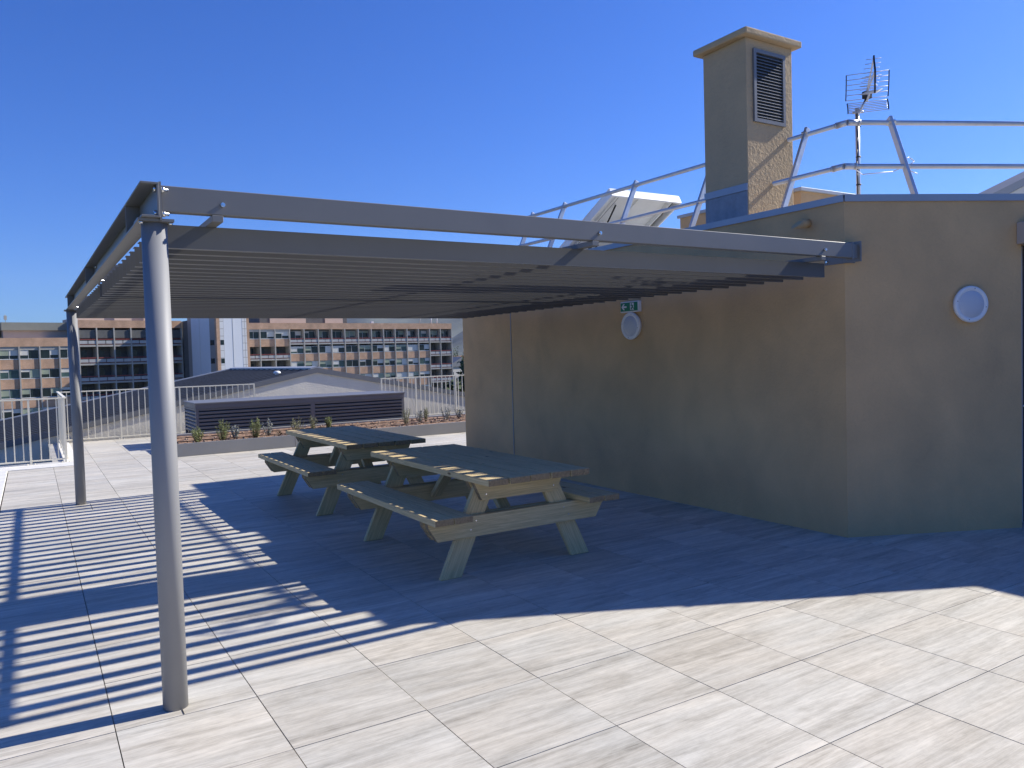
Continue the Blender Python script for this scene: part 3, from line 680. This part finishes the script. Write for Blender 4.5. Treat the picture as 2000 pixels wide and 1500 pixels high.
for _ in range(600):
    x, yv = random.uniform(2.1, 10), random.uniform(14.25, 15.65); r_ = random.choice((.006, .008, .011, .016, .022)) * random.uniform(.7, 1.2); z = .2 + .045 * (yv - 14.2) / 1.5 + r_ * .2
    ax = Vector((random.uniform(-1, 1), random.uniform(-1, 1), random.uniform(-.4, .4))).normalized(); b.lathe((x, yv, z), ax, [(-r_, .001), (-r_ * .6, r_ * .8), (r_ * .3, r_), (r_, .001)], 5)
o = b.build('rubble', M['stone'], pl); o['kind'] = 'stuff'
for p in o.data.polygons: p.use_smooth = False
for yh in (14.42, 14.95):
    b = MB(); b.path([Vector((2.1 + i * .22, yh + .07 * noise.noise(Vector((i * .5, yh, 0))), .232 + .05 * (yh - 14.2) / 1.5 + .01 * noise.noise(Vector((i * .9, 2, yh))))) for i in range(46)], .009, 6)
    b.build('drip_hose', M['hose'], pl)

def shrub(x, yv, h, wdt, kind, label, seed):
    R_ = random.Random(seed); z0 = .19 + .045 * (yv - 14.2) / 1.5
    t = thing('shrub', label, 'shrub', (x, yv, z0), 0, 'young shrubs planted along the planter')
    st = MB(); lf = MB()
    ns = 13 if kind == 'silver' else (26 if kind == 'green' else 18)
    if kind == 'dead': ns = 8
    for s_ in range(ns):
        a = R_.uniform(0, 6.283); sp = wdt * (R_.uniform(.1, 1) ** .8); hh = h * R_.uniform(.6, 1.0) * (1 - .25 * sp / wdt)
        p0 = Vector((x + math.cos(a) * sp * .22, yv + math.sin(a) * sp * .22, z0 - .02)); p1 = Vector((x + math.cos(a) * sp * .75, yv + math.sin(a) * sp * .75, z0 + hh * .55)); p2 = Vector((x + math.cos(a) * sp, yv + math.sin(a) * sp, z0 + hh))
        st.tube(p0, p1, .0035, 5, .0026); st.tube(p1, p2, .0026, 5, .001)
        nl = {'green': 46, 'olive': 34, 'silver': 20, 'dead': 6}[kind]
        for q in range(nl):
            u = .18 + .82 * (q + R_.random()) / nl; p = p0.lerp(p1, u / .55) if u < .55 else p1.lerp(p2, (u - .55) / .45)
            d = Vector((R_.gauss(0, 1), R_.gauss(0, 1), R_.gauss(.5, .7))).normalized()
            if kind in ('green', 'olive'): ln, wd = R_.uniform(.018, .034), R_.uniform(.003, .005)
            else: ln, wd = R_.uniform(.018, .032), R_.uniform(.010, .017)
            sd_ = d.cross(Vector((R_.gauss(0, 1), R_.gauss(0, 1), R_.gauss(0, 1)))).normalized() * wd
            k = len(lf.v); lf.v += [p, p + d * ln * .5 + sd_, p + d * ln, p + d * ln * .5 - sd_]; lf.face([k, k + 1, k + 2, k + 3])
    st.build('stem', M['stem'], t); lf.build('foliage', M[{'green': 'green', 'olive': 'olive', 'silver': 'silver', 'dead': 'stem'}[kind]], t)
    return t
SH = [(2.42, 14.36, .27, .11, 'green', 'low bushy green shrub nearest the front pergola column'),
      (2.86, 14.42, .35, .12, 'green', 'upright bushy green shrub, second from the front pergola column'),
      (3.12, 14.62, .24, .09, 'silver', 'thin open silvery shrub between two upright green shrubs'),
      (3.43, 14.44, .36, .10, 'green', 'tallest narrow green shrub, between two silvery shrubs'),
      (3.68, 14.56, .30, .08, 'silver', 'dense silver leaved shrub between the tallest shrub and the withered one'),
      (3.86, 14.50, .10, .09, 'dead', 'tiny withered brown shrub low on the soil'),
      (4.25, 14.62, .30, .12, 'olive', "sparse olive shrub just behind the farther table's corner"),
      (4.62, 14.85, .28, .08, 'olive', "narrow olive shrub in front of the louvred box's middle post"),
      (4.92, 14.80, .26, .07, 'green', 'small light green shrub behind the farther table top, past the middle post'),
      (6.52, 14.72, .33, .15, 'olive', 'broadest olive green shrub, before the far end of the louvred box'),
      (6.86, 14.78, .27, .09, 'silver', 'greyish shrub just past the end of the louvred box'),
      (7.12, 15.05, .29, .08, 'olive', 'thin yellow green shrub between the greyish and the leafy pale one'),
      (7.55, 14.90, .30, .12, 'silver', 'leafy pale shrub, second from the rendered wall'),
      (7.98, 15.10, .22, .11, 'silver', 'small sparse grey shrub beside the rendered wall')]
for i, (x_, y_, h_, w_, k_, l_) in enumerate(SH): shrub(x_, y_, h_ * 1.2, w_ * 1.15, k_, l_, 100 + i)

# ------------------------------------------------------------------ louvred plant box
lb = thing('louvred_box', 'long low dark grey louvred plant enclosure behind the planter', 'louvred box', (2.66, 15.82, 0))
bx0, bx1, by0, by1, bz0, bz1 = 2.66, 6.99, 15.82, 17.1, .0, .825
b = MB(); b.box(bx0 - .02, bx1 + .02, by0 - .02, by1 + .02, bz1 - .03, bz1); b.box(bx0 - .005, bx1 + .005, by0 - .006, by0 + .03, bz1 - .115, bz1 - .0302); b.box(bx0 - .006, bx0 + .03, by0 + .031, by1, bz1 - .115, bz1 - .0302)
b.build('lid', M['cladgrey'], lb, bevel=.003)
for a_ in ((bx0, bx0 + .055, by0, by0 + .05), (4.90, 4.985, by0, by0 + .05), (bx1 - .055, bx1, by0, by0 + .05), (bx0, bx0 + .05, by1 - .05, by1)):
    fr = MB(); fr.box(*a_, bz0, bz1 - .1155); fr.build('frame_post', M['cladgrey'], lb, bevel=.002)
for x0, x1 in ((bx0 + .0555, 4.8995), (4.9855, bx1 - .0555)):
    fr = MB(); fr.box(x0, x1, by0, by0 + .04, .20, .265); fr.build('bottom_rail', M['cladgrey'], lb, bevel=.002)
b = MB(); b.box(bx0 + .058, bx1 - .02, by0 + .055, by1 - .02, .0, bz1 - .12); b.build('interior_shade', M['blackrubber'], lb)  # black block added behind the blades, painting the gaps as dark shade
nb = 7
for (x0, x1) in ((bx0 + .056, 4.899), (4.986, bx1 - .056)):
    for k in range(nb):
        z = .275 + (.70 - .275) * k / (nb - 1) - .0
        b = MB(); b.hexa([(x0, by0 + .004, z), (x1, by0 + .004, z), (x1, by0 + .026, z + .02), (x0, by0 + .026, z + .02), (x0, by0 + .001, z + .004), (x1, by0 + .001, z + .004), (x1, by0 + .023, z + .024), (x0, by0 + .023, z + .024)])
        b.box(x0, x1, by0 - .001, by0 + .003, z - .026, z + .0035); b.box(x0, x1, by0 - .012, by0 + .0, z + .004, z + .008)
        b.build('blade', M['cladgrey'], lb)
for k in range(nb):
    z = .275 + (.70 - .275) * k / (nb - 1)
    b = MB(); b.hexa([(bx0 + .004, by0 + .051, z), (bx0 + .06, by0 + .051, z + .045), (bx0 + .06, by1 - .051, z + .045), (bx0 + .004, by1 - .051, z), (bx0 + .001, by0 + .051, z + .004), (bx0 + .056, by0 + .051, z + .049), (bx0 + .056, by1 - .051, z + .049), (bx0 + .001, by1 - .051, z + .004)])
    b.box(bx0 - .001, bx0 + .003, by0 + .051, by1 - .051, z - .026, z + .0035)
    b.build('blade', M['cladgrey'], lb)

# ------------------------------------------------------------------ cream railings
def railing(label, p0, p1, posts, zt=1.075, zb=.045, sp=.125, feet=True):
    p0, p1 = Vector(p0), Vector(p1); d = (p1 - p0).normalized(); Ln = (p1 - p0).length; n = Vector((d.y, -d.x, 0))
    t = thing('railing', label, 'railing', tuple(p0), 0, 'cream steel railings round the terrace')
    b = MB(); b.beam(p0 + uz * (zt - .012), p1 + uz * (zt - .012), .05, .022); b.build('top_rail', M['fence'], t, bevel=.002)
    b = MB(); b.beam(p0 + uz * (zb + .012), p1 + uz * (zb + .012), .04, .022); b.build('bottom_rail', M['fence'], t, bevel=.002)
    for s in posts:
        b = MB(); c = p0 + d * s; b.beam(c + uz * .0, c + uz * (zt - .024), .045, .03, up=d)
        for q in (-1, 1): b.tube(c + n * .03 + d * q * .05, c + n * .03 + d * q * .05 + uz * .02, .008, 8)
        b.build('post', M['fence'], t)
    k = 1; N_ = int(Ln / sp)
    for k in range(1, N_ + 1):
        s = k * Ln / (N_ + 1)
        if min([abs(s - q) for q in posts] + [9]) < .04: continue
        b = MB(); c = p0 + d * s; b.beam(c + uz * (zb + .023), c + uz * (zt - .0235), .017, .017, up=d); b.build('baluster', M['fence'], t)
    return t
railing('cream railing standing on the white kerb before the dark ribbed roof', (-3.2, 14.84, .012), (0.462, 14.84, .012), (.02, 1.45, 3.15, 3.64))
railing('short cream railing seen end on, running back from the kerb railing', (0.462, 14.90, .012), (0.462, 18.69, .012), (1.2, 2.6), sp=.11)
railing('cream railing between the end-on railing and the pale gable wall', (0.50, 18.69, 0), (4.46, 18.69, 0), (.02, 1.12, 2.32, 3.95))
railing('cream railing between the pale gable wall and the rendered building', (7.62, 18.69, 0), (12.6, 18.69, 0), (.02, .98, 2.16, 3.3))

# ------------------------------------------------------------------ neighbouring gabled hall
gb = thing('gabled_hall', 'low hall with dark ribbed roof and pale rendered gable', 'hall', (6.11, 19.0, GZ), 0.0)
rx, rz, sl_ = 6.11, 1.30, .195; y0, y1 = 19.0, 26.4; xl, xr = -.75, 14.5
b = MB(); b.prism([(xl + .05, GZ), (xr - .05, GZ), (xr - .05, rz - sl_ * (xr - rx - .05)), (rx, rz), (xl + .05, rz - sl_ * (rx - xl - .05))], 'y', y0, y1 - .05)
b.build('wall', M['gablewall'], gb)
b = MB()
for sg_, xe in ((-1, xl), (1, xr)):
    ze = rz - sl_ * abs(xe - rx)
    b.prism([(rx, rz + .003), (xe, ze + .003), (xe, ze + .045), (rx, rz + .045)] if sg_ > 0 else [(xe, ze + .003), (rx, rz + .003), (rx, rz + .045), (xe, ze + .045)], 'y', y0 - .004, y1)
    q = y0 + .18
    while q < y1 - .1:
        z0_, z1_ = rz + .045, ze + .045
        P = [(rx, q, z0_), (xe, q, z1_), (xe, q + .05, z1_), (rx, q + .05, z0_), (rx, q, z0_ + .055), (xe, q, z1_ + .055), (xe, q + .05, z1_ + .055), (rx, q + .05, z0_ + .055)]
        b.hexa(P); q += .5
b.build('roof', M['darkroof'], gb)
b = MB()
for sg_, xe in ((-1, xl), (1, xr)):
    ze = rz - sl_ * abs(xe - rx)
    b.prism([(rx, rz - .03), (xe, ze - .03), (xe, ze + .095), (rx, rz + .095)], 'y', y0 - .042, y0 - .0045)
b.build('verge_fascia', M['fascia'], gb)
b = MB()
for sg_, xe in ((-1, xl),):
    ze = rz - sl_ * abs(xe - rx)
    b.prism([(rx, rz + .046), (xe, ze + .046), (xe, ze + .125), (rx, rz + .125)], 'y', y1 - .12, y1 + .02)
    b.prism([(xe - .06, ze - .05), (xe + .02, ze - .05), (xe + .02, ze + .10), (xe - .06, ze + .10)], 'y', y0, y1)
b.prism([(rx - .16, rz + .055), (rx, rz + .085), (rx + .16, rz + .055), (rx + .16, rz + .10), (rx, rz + .13), (rx - .16, rz + .10)], 'y', y0 - .01, y1 + .02)
b.build('roof_trim', M['rooftrim'], gb)
gb.location = (6.11, 19.14, GZ); gb.rotation_euler[2] = rad(3)
vp = MB(); vp.tube((5.35, 19.9, 1.15), (5.35, 19.9, 1.30), .05, 14); vp.lathe((5.35, 19.9, 1.28), (0, 0, 1), [(0, .09), (.03, .09), (.06, .05), (.061, .001)], 14); vp.build('vent_cowl', M['hatch'], gb)
# body of the building that carries the terrace
b = MB(); b.prism([(-.88, -9), (23.9, -9), (23.9, 18.70), (.44, 18.70), (.44, 14.94), (-.88, 14.94)], 'z', GZ, -.401); tag(b.build('terrace_building', M['gablewall']), 'building below the paved roof terrace', 'building')

# ------------------------------------------------------------------ far apartment blocks
LV = [6.13, 3.05, -.03, -3.11, -6.19, -9.27]
RW = random.Random(11)
def window(par, x0, x1, z, mats=None, y=.10, h=1.42):
    fb = MB(); fb.box(x0, x1, y - .12, y + .03, z - .06, z - .0005)                                # sill
    fw_ = .045; xm = (x0 + x1) / 2 + RW.uniform(-.15, .15)
    fb.box(x0, x1, y - .03, y + .02, z, z + fw_); fb.box(x0, x1, y - .03, y + .02, z + h - fw_, z + h)
    for xx in (x0, xm - .03, x1 - .05): fb.box(xx, xx + .05, y - .03, y + .02, z + fw_ + .001, z + h - fw_ - .001)
    w = fb.build('window', M['wframe'], par, local=True)
    gl = MB(); gl.box(x0 + .061, x1 - .061, y + .0, y + .012, z + fw_ + .002, z + h - fw_ - .002); gl.build('pane', M[RW.choice(('glassd', 'glassd', 'glassg'))], w, local=True)
    for (a, c) in ((x0 + .062, xm - .037), (xm + .027, x1 - .062)):
        if RW.random() < .72:
            hh = RW.choice((.35, .6, .8, .8, 1.0, 1.25)); bl = MB(); bl.box(a, c, y - .012, y - .002, z + h - fw_ - .003 - min(hh, h - .13), z + h - fw_ - .003)
            bl.build('blind', M[RW.choice(('blindw', 'blindg', 'blindg', 'blindw'))], w, local=True)
def balcony(par, x0, x1, L, depth=1.45, glazed=False, n=1):
    bb = MB(); bb.box(x0, x1, -.16, depth, L - 1.28, L - .98); o = bb.build('balcony', M['conc'], par, local=True)
    pb = MB()
    for k in range(2):
        w_ = (x1 - x0) / 2; pb.box(x0 + k * w_ + .06, x0 + (k + 1) * w_ - .06, -.12, -.09, L - .80, L - .28)
    pb.build('panel', M['panel'], o, local=True)
    rb_ = MB(); rb_.box(x0, x1, -.16, -.05, L - .14, L + .0); rb_.box(x0, x1, -.13, -.085, L - .90, L - .84)
    for xx in (x0 + .0, x1 - .05): rb_.box(xx, xx + .05, -.13, -.085, L - .98, L - .1405)
    rb_.build('rail', M['red'], o, local=True)
    if glazed:
        gb_ = MB(); gb_.box(x0 + .05, x1 - .05, .05, .07, L + .15, L + 1.5); gb_.build('screen', M['concdark'], o, local=True)
def block(name, label, origin, ang, fins, levels_top, kinds, band, back, depth=14, seg_w=.2):
    """kinds[bay][row]: 'w' window bay, 'b' deep balcony, 's' shallow glazed balcony"""
    t = thing(name, label, 'apartment building', origin, rad(ang), None)
    wl = MB(); br_ = MB(); s0, s1 = fins[0], fins[-1]
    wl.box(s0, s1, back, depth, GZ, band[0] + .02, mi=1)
    br_.box(s0 - .1, s1 + .1, -.10, depth, band[0] + .02, band[1]); br_.build('brick_parapet', M['brick'], t, local=True)
    for i in range(len(fins) - 1):
        a, c = fins[i] + seg_w / 2, fins[i + 1] - seg_w / 2
        for r_, L in enumerate(levels_top):
            k = kinds(i, r_); topz = L + 1.48
            if k == 'w':
                sp_ = MB(); sp_.box(a, c, 0, .3, L - 1.6, L - .07); sp_.build('brick_panel', M['brick'], t, local=True)
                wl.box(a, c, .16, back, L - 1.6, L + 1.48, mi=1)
                if r_ == 0: wl.box(a, c, .02, .16, L + 1.42, band[0] + .02)
                window(t, a, c, L)
            else:
                if r_ == 0 or kinds(i, r_) != 'w':
                    balcony(t, fins[i] + .03, fins[i + 1] - .03, L, back, glazed=(k == 'g'))
                if k == 's':
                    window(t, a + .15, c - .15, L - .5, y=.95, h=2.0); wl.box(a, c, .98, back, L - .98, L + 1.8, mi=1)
                elif k == 'b':
                    gw = MB(); gw.box(a + .5, a + 1.5, back - .04, back - .005, L - .9, L + 1.2); gw.build('balcony_door', M['glassd'], t, local=True)
    for i, s in enumerate(fins):
        fm = MB(); fm.box(s - seg_w / 2, s + seg_w / 2, -.20, back, GZ, band[0] + .019); fm.build('pillar', M['conc'], t, local=True)
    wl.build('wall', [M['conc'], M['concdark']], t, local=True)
    return t
O1 = (7.2, 146.21, 0)
bA = block('apartment_block', 'brick and concrete apartment block with window rows and a penthouse on top', O1, 10.68,
      [-17.1, -14.3, -11.5, -8.72, -5.9, -3.1, -.45], LV[1:], lambda i, r: 'w', (4.98, 6.38), 1.2, 16)
b = MB(); b.box(-10, 2, 4.2, 14, 6.38, 7.72); b.build('penthouse_wall', M['pent'], bA, local=True)
b = MB(); b.box(-10.3, -.6, 3.6, 14, 7.72, 9.0); b.box(-14, -10.31, 5.5, 14, 6.9, 9.0); b.build('penthouse_fascia', M['pentgrey'], bA, local=True)
b = MB(); b.tube((-11.15, 6, 9.0), (-11.15, 6, 11.7), .16, 8); b.build('roof_mast', M['conc'], bA, local=True)
b = MB(); b.tube((-10.6, 6, 9.0), (-10.6, 6, 11.5), .09, 8); b.build('roof_mast', M['conc'], bA, local=True)
b = MB(); b.tube((-9.3, 6, 9.0), (-9.3, 6, 10.4), .04, 8); b.box(-9.5, -9.1, 5.9, 6.1, 9.5, 10.2); b.build('roof_aerial', M['conc'], bA, local=True)
bB = block('apartment_block', 'apartment wing made of dark balconies, between penthouse block and white tower', O1, 10.68,
      [-.22, 2.5, 5.18, 7.86, 10.47, 13.3, 16.3], LV, lambda i, r: 'g' if r == 0 else 'b', (7.98, 9.26), 2.2, 16)
for a_ in ((-.2, 4.6, 9.75), (6.2, 9, 10.2), (11, 13, 10.4)): b = MB(); b.box(a_[0], a_[1], 3, 10, 9.26, a_[2]); b.build('rooftop_unit', M['pent'], bB, local=True)
b = MB(); b.box(16.41, 18.6, 1.2, 16, GZ, 9.2); b.build('end_wall', M['concdark'], bB, local=True)
finsC = [-7.9, -5.63, -2.58, .49, 3.58, 6.67, 9.69, 12.71, 15.86, 19.0, 21.98, 24.87, 27.92, 30.9, 33.9, 36.83, 39.9]
def kc(i, r):
    if i < 3: return 'w' if r == 0 else 'b'
    if i >= 14: return 'b' if r > 0 else 's'
    return 's' if r == 0 else 'w'
bC = block('apartment_block', 'longest apartment block, from the white tower to the rendered wall', (44.66, 158.26, 0), 6.17, finsC, LV, kc, (7.98, 9.28), 2.2, 14)
for a_ in ((-2.5, 5.2), (9.5, 13.6)): b = MB(); b.box(a_[0], a_[1], 2.5, 9, 9.28, 11.1); b.build('rooftop_unit', M['pent'], bC, local=True)
for a_ in ((-4.6, -2.51), (5.21, 9.49), (13.61, 14.6)): b = MB(); b.box(a_[0], a_[1], 2.6, 9, 9.28, 11.1); b.build('rooftop_recess', M['concdark'], bC, local=True)
for x_ in (37, 38.6): b = MB(); b.tube((x_, 4, 9.28), (x_, 4, 11), .12, 8); b.build('roof_mast', M['wframe'], bC, local=True)
b = MB(); b.tube((33, 3, 9.28), (33.6, 3, 10.6), .05, 6); b.build('roof_aerial', M['conc'], bC, local=True)
b = MB(); b.box(20.2, 20.8, 2, 2.6, 9.28, 9.8); b.build('roof_vent', M['wframe'], bC, local=True)

tw = thing('stair_tower', 'tall white tiled stair tower with brick corners between apartment wings', 'tower', (26.33, 134.33, 0), rad(10.68))
TT = 12.7; TL = 9.2
b = MB(); b.box(0, 5.55, 0, 12.8, GZ, TT); b.build('wall', M['towerw'], tw, local=True)
b = MB(); b.box(0.02, 5.5, 12.8, 15.3, GZ, TL); b.build('link_wall', M['concdark'], tw, local=True)
for a_ in ((.0, .55, -.02, -.0005), (5.12, 5.58, -.02, -.0005), (-.02, -.0005, -.02, .70)):
    b = MB(); b.box(*a_, GZ, TT); b.build('brick_corner', M['brick'], tw, local=True)
for a_ in ((.551, 1.2, -.02, -.0005), (4.35, 5.119, -.02, -.0005), (-.02, -.0005, .701, 2.9), (-.02, -.0005, 11.2, 12.79)):
    b = MB(); b.box(*a_, GZ, TT); b.build('tile_strip', M['towergrid'], tw, local=True)
for a_ in ((2.72, 2.84, -.03, -.0005), (-.03, -.0005, 7.2, 7.4)):
    b = MB(); b.box(*a_, GZ, TT); b.build('seam', M['wframe'], tw, local=True)
for z in (4.55, 1.5, -1.5):
    b = MB(); b.box(.6, 1.18, -.04, -.0205, z, z + .8); b.build('window', M['glassd'], tw, local=True)
    b = MB(); b.box(-.04, -.0205, 1.05, 2.75, z, z + .85); b.build('window', M['glassd'], tw, local=True)

# ------------------------------------------------------------------ far town, trees, mountains
RH = Vector((rr.x, rr.y, 0)).normalized(); FH = Vector((ff.x, ff.y, 0)).normalized()
def at(px, dist): return RH * ((px - 1000) / 1516.0 * dist) + FH * dist      # bearing of a point in the photo at a real distance
def house(px, d, w, dp, zt, roofm, label, wall='house', rh=1.5):
    p = at(px, d); t = thing('house', label, 'house', (p.x, p.y, GZ), rad(14)); b = MB(); b.box(-w / 2, w / 2, 0, dp, 0, zt - GZ); b.build('wall', M[wall], t, local=True)
    b = MB(); h = zt - GZ; b.prism([(-w / 2 - .4, h), (w / 2 + .4, h), (0, h + rh)], 'y', -.4, dp + .4); b.build('roof', M[roofm], t, local=True)
    for q in range(3):
        b = MB(); b.box(-w / 2 + w * (q + .4) / 3.4, -w / 2 + w * (q + .4) / 3.4 + 1.0, -.04, -.005, h - 3.2, h - 1.8); b.build('window', M['glassd'], t, local=True)
house(903, 255, 12, 12, -1.8, 'fascia', 'grey roofed building next to the end of the longest apartment block', 'house', 3.2)
house(897, 420, 14, 12, -2.8, 'orange', 'terracotta roofed house far behind, beside the rendered wall')
house(905, 520, 16, 10, 0.2, 'orange', 'small white walled house with terracotta roof far behind', 'wframe')
house(915, 330, 14, 12, -4.0, 'house', 'pale flat house mostly hidden behind the rendered wall', 'house', .6)
def tree(px, d, zt, cr, label, seed, squash=1.0, nleaf=5500, leaf=.42):
    R_ = random.Random(seed); p = at(px, d); H_ = zt - GZ; t = thing('tree', label, 'tree', (p.x, p.y, GZ), 0, 'trees beyond the terrace')
    b = MB(); b.tube((0, 0, 0), (0, 0, H_ * .6), .28, 8, .14)
    for k in range(7):
        a = R_.uniform(0, 6.28); b.tube((0, 0, H_ * R_.uniform(.35, .55)), (math.cos(a) * cr * .6, math.sin(a) * cr * .6, H_ * R_.uniform(.62, .85)), .12, 6, .04)
    b.build('trunk', M['bark'], t, local=True)
    b = MB(); cz = H_ - cr * squash * .95; cl = [(Vector((R_.gauss(0, .45), R_.gauss(0, .45), R_.gauss(0, .45))), R_.uniform(.25, .5)) for _ in range(16)]
    for _ in range(nleaf):
        c0, r_ = R_.choice(cl); v_ = Vector((R_.gauss(0, 1), R_.gauss(0, 1), R_.gauss(0, 1))).normalized() * r_ * (R_.random() ** .4); q = (c0 + v_) * cr
        q = Vector((q.x, q.y, q.z * squash + cz)); d_ = Vector((R_.gauss(0, 1), R_.gauss(0, 1), R_.gauss(0, 1))).normalized(); e_ = d_.orthogonal().normalized(); s_ = leaf * R_.uniform(.5, 1.3)
        k = len(b.v); b.v += [q, q + d_ * s_ * .5 + e_ * s_ * .35, q + d_ * s_, q + d_ * s_ * .5 - e_ * s_ * .35]; b.face([k, k + 1, k + 2, k + 3])
    b.build('crown', M['leaf'], t, local=True)
tree(906, 62, -0.4, 1.7, 'dark bushy tree behind the railing, beside the longest apartment block', 1)
tree(926, 58, 0.6, 2.4, 'dark bushy tree behind the railing, touching the rendered wall', 2)
tree(893, 70, -3.0, 1.7, 'low dark tree below the balconies of the long apartment block', 3)
tree(892, 460, 4.5, 4.5, 'slim dark tree rising beside the terracotta roofs', 4, 1.9, 1500, .8)
tree(901, 480, 3.0, 5.0, 'round tree rising behind the terracotta roofs', 5, 1.2, 1500, .8)
# belt of far trees and scrub: nobody could count it
b = MB(); R_ = random.Random(5)
for _ in range(7000):
    px = R_.uniform(560, 1250); d = R_.uniform(300, 1500); p = at(px, d); s_ = R_.uniform(1.5, 4); hz = GZ + R_.uniform(0, 9) * min(1, d / 700)
    q = Vector((p.x, p.y, hz)); d_ = Vector((R_.gauss(0, 1), R_.gauss(0, 1), R_.gauss(0, .8))).normalized(); e_ = d_.orthogonal().normalized()
    k = len(b.v); b.v += [q - d_ * s_, q + e_ * s_, q + d_ * s_, q - e_ * s_]; b.face([k, k + 1, k + 2, k + 3])
struct(b.build('far_woodland', M['leaf']), 'stuff')

def ridge(name, d0, d1, prof, seed, nx=160, ny=26, pa=420, pb=1900, rough=1.0):
    b = MB(); k = 0
    for j in range(ny + 1):
        v = j / ny; d = d0 + (d1 - d0) * v
        for i in range(nx + 1):
            px = pa + (pb - pa) * i / nx; p = at(px, d); hh = prof(px) * (math.sin(v * math.pi / 2) ** 1.1)
            nn = noise.fractal(Vector((p.x * .0016 + seed, p.y * .0016, seed)), 1.0, 2.1, 6) * 75 * rough * (v ** .5) * (1 - .4 * v)
            rd = abs(noise.noise(Vector((p.x * .0035, p.y * .0035, seed + 4)))) * 55 * rough * math.sin(v * math.pi)
            b.v.append(Vector((p.x, p.y, GZ + max(-2, hh + nn * min(1, hh / 80) - rd))))
    for j in range(ny):
        for i in range(nx):
            a = j * (nx + 1) + i; b.face([a, a + 1, a + nx + 2, a + nx + 1], None, 0, True)
    return struct(b.build(name, M['mount']))
def pf(px):
    t = max(0, min(1, (px - 500) / 230)); return 60 + 520 * t * t * (3 - 2 * t)
def pn(px):
    t = max(0, min(1, (px - 820) / 160)); return 8 + 190 * t
ridge('mountain', 3400, 6400, pf, 3)
ridge('hill', 1700, 3000, pn, 9, rough=.6)
HZ = True
if HZ:
    b = MB(); b.box(-7000, 8500, -60, 7500, GZ - 2, 720)
    m = bpy.data.materials.new('haze_air'); m.use_nodes = True; N = m.node_tree.nodes; L = m.node_tree.links; N.clear()
    mo = N.new('ShaderNodeOutputMaterial'); pv = N.new('ShaderNodeVolumePrincipled'); pv.inputs['Color'].default_value = (0.72, 0.82, 1.0, 1); pv.inputs['Density'].default_value = 0.00004
    pv.inputs['Anisotropy'].default_value = 0.2; L.new(pv.outputs[0], mo.inputs['Volume'])
    struct(b.build('haze', m), 'stuff')
